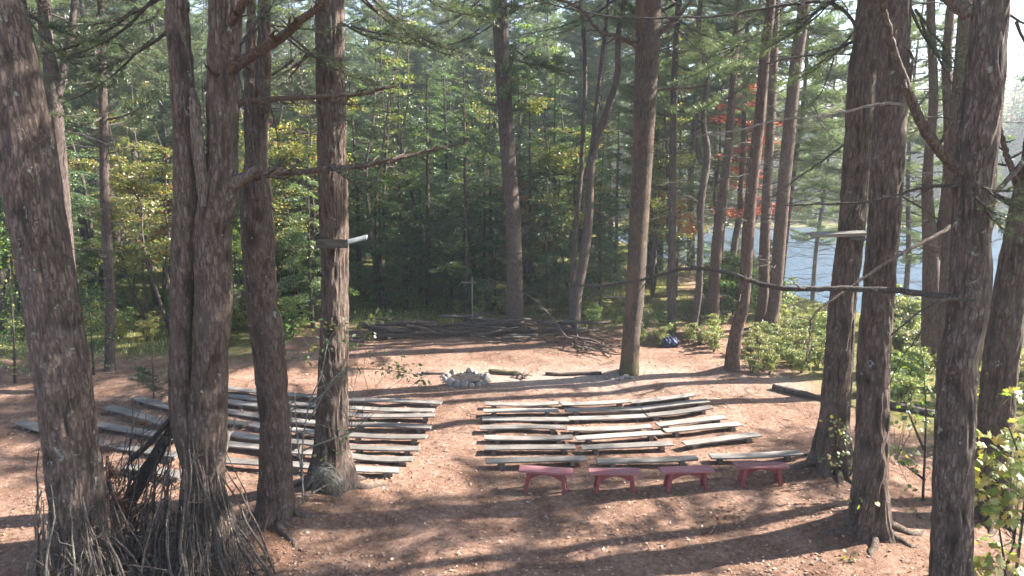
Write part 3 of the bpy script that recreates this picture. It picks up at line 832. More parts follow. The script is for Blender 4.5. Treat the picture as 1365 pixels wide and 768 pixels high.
# T7..T15 middle distance
t7, c7, g7 = big_tree('tall straight pine rising behind the middle of the log pile', (686, 438), [(686, 420, 23), (685, 312, 21), (677, 208, 21), (671, 104, 21), (666, 0, 20)], 'bark_far', crown=1, seed=7, dead=26, cz=9.5, top=26)
t8, c8, g8 = big_tree('slender leaning tree with several stems behind the right end of the log pile', (766, 447), [(766, 430, 15), (768, 400, 14), (783, 312, 12), (788, 219, 11), (798, 180, 11), (822, 104, 9), (824, 47, 8), (832, 0, 7)], 'bark_far', seed=8, top=17, name='leaning_tree')
limb(t8, g8, [(762, 440), (762, 400), (767, 312), (775, 219), (780, 104), (777, 31), (772, -10)], g8[1] + .5, g8[1] + .3, 8, 4, 'bark_far', 10, .9, 12, name='stem')
limb(t8, g8, [(780, 240), (790, 193), (793, 156), (806, 47), (812, -10)], g8[1], g8[1] + .3, 7, 4, 'bark_far', 10, .9, 13, name='stem')
t9, c9, g9 = big_tree('tall pine with flaking orange bark and mossy foot beside the sunlit ground', (838, 496), [(839, 480, 26), (842, 440, 25), (846, 400, 26), (851, 312, 27), (857, 208, 28), (861, 104, 31), (863, 50, 32), (864, 10, 34), (864, 0, 34)], 'bark_orange', crown=2, seed=9, dead=30, dl=1.1, cz=12.3, cscale=.7, flare=.35, top=24)
limb(t9, g9, [(860, 75), (845, 60), (822, 48), (800, 42), (770, 10), (730, -5)], g9[1], g9[1] - .8, 7, 3, 'bark', 14, .8, 14)
limb(t9, g9, [(868, 60), (885, 40), (910, 15), (930, -10)], g9[1], g9[1] - .4, 7, 4, 'bark', 10, .8, 15)
limb(t9, g9, [(855, 120), (900, 118), (935, 115), (945, 108)], g9[1], g9[1] - .4, 4, 2, 'bark', 8, .5, 16)
t10, c10, g10 = big_tree('slim dark pine just left of the blue bundle', (895, 448), [(895, 430, 12), (896, 312, 11), (897, 208, 10), (899, 104, 9), (903, 30, 8), (905, 0, 8)], 'bark_far', crown=0, seed=10, dead=26, dl=1.3, cz=9, top=21)
t11, c11, g11 = big_tree('crooked wavy-stemmed tree right of the blue bundle', (924, 449), [(925, 430, 11), (931, 390, 10), (934, 320, 9), (934, 271, 11), (943, 208, 10), (938, 160, 9), (942, 104, 9), (935, 60, 8), (931, 30, 7), (934, 0, 7)], 'bark_far', seed=11, dead=16, dl=1.3, top=16, name='crooked_tree')
limb(t11, g11, [(936, 220), (926, 180), (930, 150), (926, 140)], g11[1], g11[1], 8, 4, 'bark_far', 6, .5, 17)
t12, c12, g12 = big_tree('straight reddish pine beside the path at the back of the clearing', (951, 432), [(951, 410, 17), (953, 370, 16), (957, 312, 15), (966, 240, 13), (972, 180, 12), (978, 100, 10), (983, 16, 9), (984, 0, 9)], 'bark_red', crown=1, seed=12, dead=26, cz=10, top=24)
t12b, _, _ = big_tree('thin pine leaning over the path beyond the reddish pine', (968, 425), [(968, 405, 9), (973, 370, 9), (980, 320, 9), (986, 280, 8), (990, 200, 7), (994, 100, 6), (996, 0, 6)], 'bark_red', seed=13, dead=14, top=20, Y=37)
t13, c13, g13 = big_tree('reddish leaning pine nearest the shrubs at the right edge of the clearing', (976, 491), [(977, 470, 19), (982, 440, 17), (991, 400, 17), (998, 300, 17), (1004, 234, 17), (1013, 156, 16), (1020, 70, 15), (1028, 0, 14)], 'bark_red', crown=2, seed=14, dead=44, dl=1.6, cz=13.5, top=23, flare=.6)
t14, c14, g14 = big_tree('dark pine in the middle of the three pines above the lakeside shrubs', (1013, 437), [(1014, 420, 16), (1017, 400, 15), (1019, 330, 15), (1022, 260, 14), (1028, 156, 13), (1032, 52, 13), (1034, 0, 12)], 'bark_red', crown=0, seed=15, dead=44, dl=1.6, cz=14, top=23)
t15, c15, g15 = big_tree('right-hand pine of the three leaning pines above the lakeside shrubs', (1027, 444), [(1028, 425, 18), (1033, 400, 18), (1040, 310, 18), (1046, 234, 18), (1059, 104, 17), (1068, 40, 18), (1073, 0, 17)], 'bark_red', crown=None, seed=16, dead=44, dl=1.7, cz=14, top=23, rot=2)
# T16 T17
t16, c16, g16 = big_tree('thick pine with a plank nailed across it beyond the last red bench', (1110, 619), [(1110, 595, 50), (1112, 560, 42), (1118, 481, 40), (1124, 400, 38), (1135, 312, 38), (1143, 208, 40), (1150, 104, 42), (1163, 0, 42)], 'bark', crown=2, cscale=.6, near=True, seed=17, flare=.55, rot=1, dead=0)
t17, c17, g17 = big_tree('thick straight pine on a needle mound at the right of the clearing', (1161, 703), [(1161, 680, 50), (1161, 640, 46), (1163, 582, 44), (1165, 481, 44), (1171, 400, 44), (1177, 312, 44), (1183, 208, 45), (1190, 104, 44), (1193, 0, 44)], 'bark', crown=1, cscale=.6, near=True, seed=18, flare=.55, rot=3)
t18, c18, g18 = big_tree('two-stemmed pine between the mound pine and the dark foreground pine', (1239, 492), [(1240, 470, 27), (1241, 400, 27), (1241, 340, 24), (1236, 260, 17), (1238, 208, 14), (1244, 130, 13), (1241, 0, 12)], 'bark_red', crown=0, cscale=.65, seed=19, dead=34, dl=1.7, top=20, cz=14)
limb(t18, g18, [(1246, 345), (1262, 270), (1266, 180), (1262, 90), (1268, 0), (1270, -30)], g18[1], g18[1], 18, 8, 'bark_red', 16, 1.0, 19, name='stem')
t18b, c18b, g18b = big_tree('reddish pine half hidden behind the dark foreground pine', (1262, 520), [(1262, 480, 28), (1264, 400, 28), (1270, 300, 26), (1276, 200, 26), (1282, 100, 24), (1290, 0, 24)], 'bark_red', crown=2, cscale=.5, seed=20, dead=30, dl=1.7, cz=14)
t19, c19, g19 = big_tree('dark thick foreground pine with long dead limbs at the right', (1266, 806), [(1267, 768, 60), (1269, 680, 58), (1272, 582, 58), (1279, 481, 58), (1292, 400, 60), (1296, 312, 58), (1302, 208, 60), (1313, 104, 56), (1323, 0, 50)], 'bark_lichen', crown=0, near=True, seed=21, flare=.45, cz=11.5, rot=4)
Yt = g19[1]
L19 = [
 ([(1275, 398), (1200, 388), (1120, 385), (1050, 385), (1000, 374), (965, 362), (930, 358), (900, 361), (850, 374), (800, 381), (766, 380)], Yt - .2, Yt + 1.6, 9, 3.2, 'deadwood', 10, .5, 'long dead limb reaching far left over the clearing'),
 ([(1275, 225), (1256, 205), (1232, 172), (1210, 120), (1192, 70), (1180, 20), (1176, -10)], Yt - .1, Yt - .8, 15, 6, 'bark', 10, .5, 'thick curved limb rising up and left'),
 ([(1214, 140), (1180, 138), (1140, 146), (1100, 155), (1040, 160), (990, 172), (940, 180)], Yt - .3, Yt + 1, 4, 2, 'palewood', 8, .5, None),
 ([(1280, 246), (1230, 250), (1190, 262), (1150, 270), (1100, 272), (1045, 274)], Yt - .1, Yt + 1, 5, 2, 'deadwood', 12, .6, None),
 ([(1290, 20), (1265, 0), (1250, -12)], Yt, Yt, 16, 12, 'bark', 0, .4, None),
 ([(1262, 395), (1230, 440), (1200, 480), (1182, 520)], Yt - .3, Yt - .5, 2.2, 1, 'deadwood', 5, .3, None),
 ([(1300, 400), (1260, 400), (1232, 412), (1187, 447)], Yt - .45, Yt - .5, 4, 2, 'deadwood', 5, .3, None),
]
for k, (pts, ya, yb, w0, w1, mt, tw, tl, lb) in enumerate(L19):
    limb(t19, g19, pts, ya, yb, w0, w1, mt, tw, tl, 60 + k, label=lb)
foliage_bough(t19, g19, (1310, 250), (1335, 262), Yt - .3, .75, 431, count=4)
foliage_bough(t19, g19, (1300, 262), (1345, 290), Yt - .5, .6, 437, mat='needle_pale', count=2)
limb(t16, g16, [(1150, 60), (1135, 25), (1105, 4), (1060, 5), (1000, 15), (960, 21), (890, 24), (830, 24), (760, 12), (712, 0)], g16[1] - .2, g16[1] + 3.5, 5, 2, 'deadwood', 22, .7, 80)
limb(t16, g16, [(1130, 190), (1095, 215), (1060, 240), (1030, 262)], g16[1], g16[1] + .5, 3, 1.5, 'deadwood', 10, .5, 81)
limb(t16, g16, [(1150, 50), (1100, 70), (1050, 78), (1000, 92)], g16[1], g16[1] + 1, 4, 1.5, 'deadwood', 12, .5, 82)
limb(t17, g17, [(1185, 150), (1206, 130), (1216, 80), (1205, 60)], g17[1], g17[1] - .5, 6, 3, 'bark', 8, .3, 83)
limb(t17, g17, [(1200, 260), (1240, 285), (1262, 300)], g17[1], g17[1] + .5, 3, 1.5, 'deadwood', 8, .4, 84)
limb(t17, g17, [(1198, 340), (1235, 320), (1258, 300)], g17[1], g17[1] + .5, 3, 1.5, 'deadwood', 8, .4, 85)
t20, c20, g20 = big_tree('large leaning pine cut by the right edge of the view', (1322, 688), [(1323, 660, 52), (1326, 582, 50), (1335, 481, 50), (1346, 400, 48), (1358, 320, 44), (1372, 250, 42), (1390, 150, 40), (1410, 0, 40)], 'bark', crown=1, near=True, seed=22, flare=.45, rot=5)
limb(t20, g20, [(1362, 270), (1352, 235), (1340, 200), (1330, 160)], g20[1], g20[1] - .3, 10, 5, 'bark', 8, .5, 86)
# a green limb coming in from the right over the scene
limb(t20, g20, [(1385, 190), (1350, 232), (1318, 265), (1280, 295), (1240, 318), (1190, 345), (1140, 378), (1087, 418), (1080, 450), (1075, 482)], g20[1] - .5, g20[1] - 3.0, 7, 1.5, 'bark', 10, .4, 87, label='long drooping limb crossing in front of three trunks')

for k, (tr, gg, a, b, dy, L_, mt) in enumerate([
    (t6, g6, (455, -30), (560, 40), .6, 2.6, 'needle'), (t6, g6, (455, 30), (520, 50), -.2, 1.4, 'needle'), (t6, g6, (425, 60), (340, 110), .6, 1.8, 'needle'),
    (t6, g6, (460, -60), (640, 10), 1.6, 2.8, 'needle_pale'), (t7, g7, (680, 60), (760, 95), .4, 2.6, 'needle'), (t7, g7, (660, 30), (560, 70), .8, 2.8, 'needle_pale'), (t7, g7, (660, -20), (600, 30), .2, 2.6, 'needle'),
    (t9, g9, (846, -20), (740, 40), .2, 2.8, 'needle_pale'), (t9, g9, (880, 10), (960, 60), .5, 2.6, 'needle_pale'), (t9, g9, (880, -40), (990, 10), .5, 2.8, 'needle'), (t9, g9, (850, -40), (690, 0), -.5, 3.0, 'needle'),
    (t4, g4, (225, 40), (130, 100), .8, 1.7, 'needle'), (t4, g4, (225, -10), (120, 40), .4, 1.9, 'needle'), (t3, g3, (134, 10), (30, 60), .8, 2.6, 'needle'), (t3, g3, (134, 40), (220, 90), .8, 2.6, 'needle_pale'),
    (t16, g16, (1140, -20), (1040, 40), .5, 2.2, 'needle_pale'), (t16, g16, (1140, 40), (1070, 130), .6, 1.7, 'needle_pale'), (t17, g17, (1210, 0), (1260, 60), .5, 1.8, 'needle'), (t13, g13, (1020, 40), (930, 90), .5, 2.4, 'needle_pale'),
    (t15, g15, (1060, 120), (1120, 170), .5, 2.6, 'needle_pale'), (t18, g18, (1240, 120), (1190, 190), .5, 2.0, 'needle_pale'), (t18, g18, (1250, 200), (1330, 250), .8, 2.2, 'needle_pale'), (t19, g19, (1345, 20), (1400, 60), .4, 1.3, 'needle'),
    (t1, g1, (0, -10), (80, 60), 1.2, 1.5, 'needle'), (t5, g5, (350, 30), (430, 60), .6, 1.8, 'needle')]):
    foliage_bough(tr, gg, a, b, gg[1] + dy, L_, 3000 + k * 9, mt, count=3)

# boards on the trunks
def rotz(a): return np.array(Matrix.Rotation(a, 3, 'Z'))
bp = P(446, 325, g6[1] - .42)
b1 = thing('board_shelf', 'small shelf of two old boards fixed to the thick pine trunk', 'shelf', bp)
mb = MB(); mb.box((-.05, 0, 0), (.62, .035, .17), bev=.006); link('front_board', mb.mesh('front_board', M['board_dark']), b1)
mb = MB(); mb.box((.42, .08, .07), (.42, .20, .03), np.array(Matrix.Rotation(R(-14), 3, 'Y') @ Matrix.Rotation(R(18), 3, 'X')), bev=.006); link('top_board', mb.mesh('top_board', M['board_pale']), b1)
mb = MB(); mb.tube([(-.42, .25, .13), (-.36, .0, .1), (-.2, -.03, 0), (0, -.05, -.12), (.1, -.03, -.14)], .008, 5); link('cord', mb.mesh('cord', M['deadwood']), b1)
bp = P(1118, 312, g16[1] - .38)
b2 = thing('nailed_plank', 'weathered plank nailed level across the pine beyond the red benches', 'plank', bp)
mb = MB(); mb.box((-.02, 0, 0), (1.15, .14, .07), np.array(Matrix.Rotation(R(-2), 3, 'Y') @ Matrix.Rotation(R(20), 3, 'X')), bev=.008); link('board', mb.mesh('board', M['plank']), b2)
mb = MB(); mb.box((.42, .02, -.10), (.38, .1, .06), np.array(Matrix.Rotation(R(4), 3, 'Y')), bev=.008); link('brace', mb.mesh('brace', M['board_dark']), b2)

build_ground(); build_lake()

# ------------------------------------------------------------------ plank benches
def plank_bench(pl, pr, label, group, seed, width=.27, hgt=.165):
    rs = np.random.default_rng(seed)
    a = G(pl[0], pl[1], hgt); b = G(pr[0], pr[1], hgt)
    d = b - a; ln = float(np.hypot(d[0], d[1])); az = math.atan2(d[1], d[0])
    c = (a + b) / 2; back = np.array((-math.sin(az), math.cos(az)))
    cx, cy = c[0] + back[0] * width / 2, c[1] + back[1] * width / 2
    z0 = float(H(cx, cy))
    t = thing('plank_bench', label, 'bench', (cx, cy, z0), az, group)
    # seat: slightly bowed, worn plank
    n = 12; mb = MB(); th = .038
    xs = np.linspace(-ln / 2, ln / 2, n)
    za = float(H(*a[:2])) - z0 + hgt; zb = float(H(*b[:2])) - z0 + hgt
    sag = rs.uniform(-.02, .04); za += rs.normal(0, .015); zb += rs.normal(0, .015)
    for_z = np.linspace(za, zb, n) - sag * np.sin(np.linspace(0, PI, n)) 
    w0 = width / 2 + rs.normal(0, .004, n); w1 = width / 2 + rs.normal(0, .004, n)
    cup = rs.uniform(-.008, .008)
    V = []
    for i in range(n):
        V += [(xs[i], -w0[i], for_z[i] - th), (xs[i], -w0[i], for_z[i] - .006), (xs[i], -w0[i] + .008, for_z[i]), (xs[i], 0, for_z[i] + cup), (xs[i], w1[i] - .008, for_z[i]), (xs[i], w1[i], for_z[i] - .006), (xs[i], w1[i], for_z[i] - th)]
    V = np.array(V)
    V[:7, 0] += rs.normal(0, .008, 7); V[-7:, 0] += rs.normal(0, .008, 7)
    F = [[i * 7 + j, (i + 1) * 7 + j, (i + 1) * 7 + (j + 1) % 7, i * 7 + (j + 1) % 7] for i in range(n - 1) for j in range(7)]
    mb.add(V, F); mb.F[(7, 0)] = [np.array([list(range(7)), [(n - 1) * 7 + q for q in range(6, -1, -1)]])]
    link('seat', mb.mesh('seat', M['plank']), t)
    for f in (-.36, .36) if ln < 2.9 else (-.4, 0, .4):
        x = f * ln + rs.normal(0, .04); mb = MB()
        zt = float(np.interp(x, xs, for_z)) - th - .002
        if rs.uniform() < .5:
            mb.box((x, rs.normal(0, .01), (zt - .12) / 2), (rs.uniform(.10, .18), width * .7, zt + .12), rotz(rs.normal(0, .08)), bev=.01)
        else:
            mb.tube([(x, -width * .40, zt - .075), (x, 0, zt - .07), (x, width * .40, zt - .075)], [.07, .072, .07], 9)
        link('support', mb.mesh('support', M['post']), t)
    return t

ordn = ['first', 'second', 'third', 'fourth', 'fifth', 'sixth', 'seventh', 'eighth']
RC = [[(646.6, 539.3, 745, 538.3), (645, 549.5, 745, 548), (642.7, 558.4, 758, 559.8), (640, 571.5, 753.4, 572.5), (645, 584.2, 763.8, 584.6), (644.6, 598.9, 767.7, 598.3), (647.6, 617.8, 782.7, 614.5)],
      [(748.8, 539, 841, 535.9), (753.7, 548.7, 856, 546), (759.5, 558.8, 862, 555.3), (757.6, 572.9, 870, 570), (770, 585.8, 886, 578.4), (777, 598.9, 898.6, 593), (796.6, 616.4, 931.4, 613)],
      [(843, 536.3, 927.5, 526), (858, 546.3, 947.4, 535.4), (865, 555.3, 950.3, 544.8), (878.7, 568.6, 970, 557.8), (888.8, 576.4, 990.4, 566.6), (915, 593, 1015.7, 580.7), (949, 610.5, 1071, 603.4)]]
sd = 500
for ci, colm in enumerate(RC):
    for ri, q in enumerate(colm):
        sd += 1
        plank_bench(q[:2], q[2:], 'weathered plank bench, %s row from the back, %s column of the right block' % (ordn[ri], ['aisle-side', 'middle', 'outer right'][ci]), 'plank benches right of the aisle', sd)
A = [(392, 527, 464, 532.5, 587.5, 537.5), (388, 538, 466, 545.3, 577, 548.5), (390, 548, 473, 555, 579, 556), (385, 561.5, 463, 568, 574, 570), (385, 575, 463, 582, 567, 585), (381, 590.5, 463, 598, 558, 600.5), (385, 602.5, 463, 609, 549, 614), (380, 620, 448, 628, 531, 628.5)]
for ri, q in enumerate(A):
    sd += 2
    plank_bench(q[2:4], q[4:6], 'weathered plank bench, %s row from the back, aisle-side column of the left block' % ordn[ri], 'plank benches left of the aisle', sd)
    plank_bench(q[0:2], (q[2] - 3, q[3] - .3), 'plank bench seen between two trunks, %s row from the back, left block' % ordn[ri], 'plank benches left of the aisle', sd + 200)
B = [(268, 516, 388, 526.5), (262, 525, 384, 537), (256, 531, 385, 547), (250, 541, 381, 561), (245, 555, 325, 566), (250, 571, 377, 590), (245, 588, 380, 602), (255, 613, 375, 622)]
for ri, q in enumerate(B):
    sd += 1
    plank_bench(q[:2], q[2:], 'plank bench reaching behind the twin pine, %s row from the back, left block' % ordn[ri], 'plank benches left of the aisle', sd)
plank_bench((331, 566), (379, 574), 'very short plank bench directly behind the bent dark pine', 'plank benches left of the aisle', sd + 9)
Cc = [((172, 531), (240, 549), 'slanting plank bench farthest back left of the twin pine'), ((136, 543), (214, 567), 'slanting pale plank bench second from the back left of the twin pine'),
      ((18, 563), (82, 580), 'plank bench poking out left of the massive left-edge pine'), ((112, 565), (228, 585), 'slanting plank bench third from the back left of the twin pine'),
      ((112, 588), (232, 611), 'slanting plank bench just right of the massive pine, second from the front'), ((160, 624), (236, 636), 'sunlit plank bench nearest the front left of the twin pine')]
for k, (a, b, lb) in enumerate(Cc): plank_bench(a, b, lb, 'plank benches left of the aisle', 800 + k, width=.3)

# ------------------------------------------------------------------ red benches
def red_bench(pl, pr, label, tilt=0.0):
    hgt = .45; a = G(pl[0], pl[1], hgt); b = G(pr[0], pr[1], hgt)
    d = b - a; az = math.atan2(d[1], d[0]) + tilt; ln = float(np.hypot(d[0], d[1])); wd = .30
    c = (a + b) / 2 + np.array((-math.sin(az), math.cos(az), 0)) * wd / 2
    z0 = float(H(c[0], c[1]))
    t = thing('red_bench', label, 'bench', (c[0], c[1], z0), az, 'red benches in the front row')
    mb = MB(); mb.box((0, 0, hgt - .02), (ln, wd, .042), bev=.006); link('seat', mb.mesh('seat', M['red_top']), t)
    for sx in (-1, 1):
        for sy in (-1, 1):
            mb = MB()
            x0, x1 = sx * (ln / 2 - .22), sx * (ln / 2 - .15)
            y = sy * (wd / 2 - .045)
            V = []
            for (x, z) in ((x1, -.04), (x0, hgt - .043)):
                for (ex, ey) in ((-1, -1), (1, -1), (1, 1), (-1, 1)): V.append((x + ex * .036, y + ey * .032 + sy * .012 * (z < 0), z))
            mb.add(V, [(0, 1, 2, 3), (7, 6, 5, 4), (0, 4, 5, 1), (1, 5, 6, 2), (2, 6, 7, 3), (3, 7, 4, 0)])
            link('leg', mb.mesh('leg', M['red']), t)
    for sy in (-1, 1):
        mb = MB(); n = 17; xs = np.linspace(-(ln / 2 - .24), ln / 2 - .24, n); y = sy * (wd / 2 - .055)
        u = np.abs(xs) / (ln / 2 - .24)
        top = np.full(n, hgt - .044); bot = hgt - .075 - .13 * u ** 1.6
        V = []
        for i in range(n): V += [(xs[i], y - .017, bot[i]), (xs[i], y - .017, top[i]), (xs[i], y + .017, top[i]), (xs[i], y + .017, bot[i])]
        F = [[i * 4 + j, (i + 1) * 4 + j, (i + 1) * 4 + (j + 1) % 4, i * 4 + (j + 1) % 4] for i in range(n - 1) for j in range(4)] + [[3, 2, 1, 0], [(n - 1) * 4 + q for q in range(4)]]
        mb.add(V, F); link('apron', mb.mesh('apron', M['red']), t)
    for sx in (-1, 1):
        mb = MB(); mb.box((sx * (ln / 2 - .19), 0, hgt - .10), (.05, wd - .155, .10)); link('cross_rail', mb.mesh('cross_rail', M['red']), t)
    return t
red_bench((691, 630), (763, 631.5), 'faded red wooden bench, leftmost of the four, behind the front plank row')
red_bench((786, 631.8), (856, 632.2), 'faded red wooden bench, second from the left of the four')
red_bench((883, 630.5), (953, 627), 'faded red wooden bench, third from the left of the four')
red_bench((982, 624.5), (1053, 622), 'faded red wooden bench, rightmost of the four, nearest the thick pines')

# ------------------------------------------------------------------ stones, logs, sticks
import bmesh
STN = []
for k in range(6):
    bm = bmesh.new(); bmesh.ops.create_icosphere(bm, subdivisions=3, radius=1)
    rs = np.random.default_rng(k + 70); pl = [(nrm(rs.normal(0, 1, 3)), rs.uniform(.6, .9)) for _ in range(9)]
    for v in bm.verts:
        p = np.array(v.co[:])
        for (nn, dd) in pl:
            s = p @ nn
            if s > dd: p = p - nn * (s - dd) * .9
        p *= 1 + .06 * math.sin(p[0] * 5 + k) * math.sin(p[1] * 6) + rs.normal(0, .012)
        v.co = p
    me = bpy.data.meshes.new('stone'); bm.to_mesh(me); bm.free(); me.materials.append(M['stone'])
    for q in me.polygons: q.use_smooth = True
    STN.append(me)
def stone(p, s, label, group, k=0, dz=.3):
    rs = np.random.default_rng(int(p[0] * 977 + p[1] * 131) % 99999)
    o = link('stone', STN[k % 6], None, (p[0], p[1], float(H(p[0], p[1])) + s[2] * dz), (rs.uniform(-.3, .3), rs.uniform(-.3, .3), rs.uniform(0, 6.28)), s)
    return tag(o, label, 'stone', group)
fc = G(622, 508)
for k in range(16):
    a = 2 * PI * k / 16 + rng.normal(0, .08); rr = .66
    side = 'front' if math.sin(a) < -.35 else ('back' if math.sin(a) > .35 else ('right' if math.cos(a) > 0 else 'left'))
    s = rng.uniform(.085, .15)
    stone((fc[0] + math.cos(a) * rr * 1.05, fc[1] + math.sin(a) * rr, 0), (s * rng.uniform(.9, 1.3), s, s * rng.uniform(.8, 1.25)), 'pale stone on the %s side of the fire ring' % side, 'stones of the fire ring', k, .45)
for k in range(7):
    a = rng.uniform(0, 6.28); s = rng.uniform(.08, .14)
    p = (fc[0] + .75 * math.cos(a) - .1, fc[1] + .7 * math.sin(a)); stone(p, (s, s, s * .8), 'small loose stone lying against the outside of the fire ring', 'loose stones by the fire ring', k + 2, .3)
for k, (px, py) in enumerate([(808, 504), (815, 505), (822, 503), (829, 505), (835, 503), (841, 504)]):
    s = rng.uniform(.07, .12); stone(G(px, py), (s * 1.3, s, s * .7), 'low pale stone in the sunlit patch before the orange-barked pine', 'stones before the orange-barked pine', k)
mb = MB(); rs = np.random.default_rng(3); th_ = np.linspace(0, 2 * PI, 40, endpoint=False); V = [(0, 0, .06)]
for r_ in (.2, .38, .52):
    for t_ in th_: V.append((r_ * 1.05 * math.cos(t_) * rs.uniform(.9, 1.1), r_ * math.sin(t_) * rs.uniform(.9, 1.1), float(H(fc[0] + r_ * math.cos(t_), fc[1] + r_ * math.sin(t_))) - fc[2] + .075 + rs.normal(0, .006)))
F3 = [[0, 1 + k, 1 + (k + 1) % 40] for k in range(40)]; F4 = [[1 + q * 40 + k, 1 + (q + 1) * 40 + k, 1 + (q + 1) * 40 + (k + 1) % 40, 1 + q * 40 + (k + 1) % 40] for q in range(2) for k in range(40)]
mb.add(V, F3); mb.F[(4, 0)] = [np.array(F4)]
tag(link('ash', mb.mesh('ash', plain_mat('ash and soot', (.02, .018, .017), .95, .6, 9)), None, fc), 'dark ash and soot inside the fire ring', 'ash', None, 'stuff')
gp = G(630, 441)
for k in range(14):
    a = rng.uniform(0, 6.28); r_ = rng.uniform(.05, .32); s = rng.uniform(.09, .15)
    q = (gp[0] + r_ * math.cos(a), gp[1] + r_ * math.sin(a))
    o = stone(q, (s * 1.2, s, s * .8), 'pale stone piled around the foot of the thin cross', 'stones at the foot of the cross', k, .5 + (.32 - r_) * 7)
cr_ = thing('wooden_cross', 'thin pale wooden cross standing in stones behind the log pile', 'cross', gp)
mb = MB(); mb.box((0, 0, 1.15), (.045, .045, 2.4), bev=.006); link('post', mb.mesh('post', M['palewood']), cr_)
mb = MB(); mb.box((-.15, -.04, 2.12), (.62, .03, .04), bev=.004); link('crossbar', mb.mesh('crossbar', M['palewood']), cr_)

def stick(name, label, cat, group, a, b, r0, r1, mat, seed, twigs=2, tl=.3, amp=.18, sides=7, sag=0.0):
    rs = np.random.default_rng(seed); a = np.asarray(a, float); b = np.asarray(b, float)
    mb = MB(); n = 9
    p = wander(a, b, n, amp, rs, sag) - a
    add_branch(mb, p, r0, r1, rs, twigs=twigs, tl=tl, sides=sides, tsides=4)
    o = link(name, mb.mesh(name, M[mat], smooth=True), None, a)
    return tag(o, label, cat, group)
# log and brush wall at the back of the clearing
for k in range(64):
    f = rng.uniform(0, 1); px = 468 + 300 * f
    base = G(px, 449 - 4 * math.sin(f * PI) + rng.uniform(-5, 5)); lay = rng.uniform(0, 1) ** 1.5 * .55
    l = rng.uniform(.9, 3.6); r_ = rng.uniform(.025, .09)
    a = base + np.array((-l / 2, rng.normal(0, .35), lay + r_)); b = base + np.array((l / 2, rng.normal(0, .4), lay + r_ + rng.normal(0, .12)))
    stick('log', 'grey-brown log in the %s stretch of the log pile behind the fire ring' % ('left' if f < .33 else 'middle' if f < .66 else 'right'), 'log', 'logs of the low pile behind the fire ring', a, b, r_, r_ * .7, ['bark_far', 'deadwood', 'bark'][k % 3], 1000 + k, 3, .5, .12)
for k in range(60):
    px = rng.uniform(752, 818); py = 447 + (px - 752) * .35 + rng.uniform(-10, 14)
    base = G(px, py); az = rng.normal(-.35, .6); l = rng.uniform(.7, 2.4); r_ = rng.uniform(.015, .045)
    hh = rng.uniform(0, .5) * math.exp(-((px - 775) / 28) ** 2)
    dv = np.array((math.cos(az), math.sin(az), 0)) * l / 2
    stick('stick', 'brown stick in the brush mound left of the orange-barked pine', 'stick', 'sticks of the brush mound', base - dv + (0, 0, hh + .06), base + dv + (0, 0, hh * .6 + .03 + rng.uniform(0, .12)), r_, r_ * .5, ['deadwood', 'bark', 'redlimb'][k % 3], 1100 + k, 3, .35, .2, 6)
def curve_branch(name, label, cat, pts, Ys, w0, w1, mat, seed, twigs=5, tl=.5, group=None):
    C = [P(px, py, y) for (px, py), y in zip(pts, Ys)]
    a = C[0]; rs = np.random.default_rng(seed); q = catmull(C, 7) - a; mb = MB()
    add_branch(mb, q, w0 / 2 * Ys[0] / FPX, w1 / 2 * Ys[-1] / FPX, rs, twigs, tl, 8, 4)
    return tag(link(name, mb.mesh(name, M[mat], smooth=True), None, a), label, cat, group)
ye = G(771, 469)[1]
curve_branch('fallen_branch', 'long bare arching branch leaning from the cross to the brush mound', 'branch', [(771, 468), (755, 450), (742, 432), (728, 415), (714, 400), (700, 392), (678, 380), (655, 374), (634, 371)], np.linspace(ye, 29.5, 9), 3.2, 1.3, 'deadwood', 1300, 12, .7)
for k, (a, b) in enumerate([((548, 432), (570, 447)), ((592, 402), (622, 430)), ((562, 425), (590, 446)), ((640, 437), (648, 449)), ((676, 435), (697, 400)), ((655, 415), (672, 402)), ((500, 430), (560, 446)), ((790, 420), (800, 408))]):
    pa = G(*((a if a[1] > b[1] else b))); tp = (b if a[1] > b[1] else a); pb = P(tp[0], tp[1], pa[1] + .3)
    stick('branch', 'bare %s twiggy branch sticking up from the log pile' % ['pale', 'thin', 'crooked', 'short', 'bent', 'slight', 'long low', 'small'][k], 'branch', 'branches sticking out of the log pile', pa, pb, .022, .008, 'palewood' if k % 2 == 0 else 'deadwood', 1320 + k, 5, .4, .25)
# edging logs near the fire ring
for k, (a, b, r_, mt, lb) in enumerate([((652, 497.5), (692, 500), .09, 'bark_orange', 'mossy log lying just right of the fire ring'), ((727, 500), (802, 499), .07, 'bark_far', 'low half-buried log between fire ring and orange-barked pine'),
        ((562, 499), (596, 500), .06, 'bark_far', 'short dark log lying just left of the fire ring'), ((1030, 519), (1104, 536), .11, 'bark_far', 'long dark log lying on the needles left of the thick pines'), ((1180, 543), (1250, 556), .13, 'bark_far', 'dark fallen log on the ground behind the mound pine'),
        ((600, 503), (640, 499), .05, 'bark_far', 'charred stick lying inside the fire ring')]):
    pa = G(*a) + (0, 0, r_ * .6); pb = G(*b) + (0, 0, r_ * .6)
    stick('fallen_log', lb, 'log', None, pa, pb, r_, r_ * .8, mt, 1400 + k, 1, .2, .08, 10)
for k, (a, b) in enumerate([((684, 503), (709, 505)), ((690, 500), (700, 508)), ((695, 506), (706, 500))]):
    stick('driftwood', ['forked dark driftwood piece beside the mossy log, longest one', 'crooked dark piece crossing the driftwood by the mossy log', 'small upturned driftwood piece by the mossy log'][k], 'driftwood', None, G(*a) + (0, 0, .05), G(*b) + (0, 0, .1), .04, .015, 'bark', 1420 + k, 5, .25, .3)

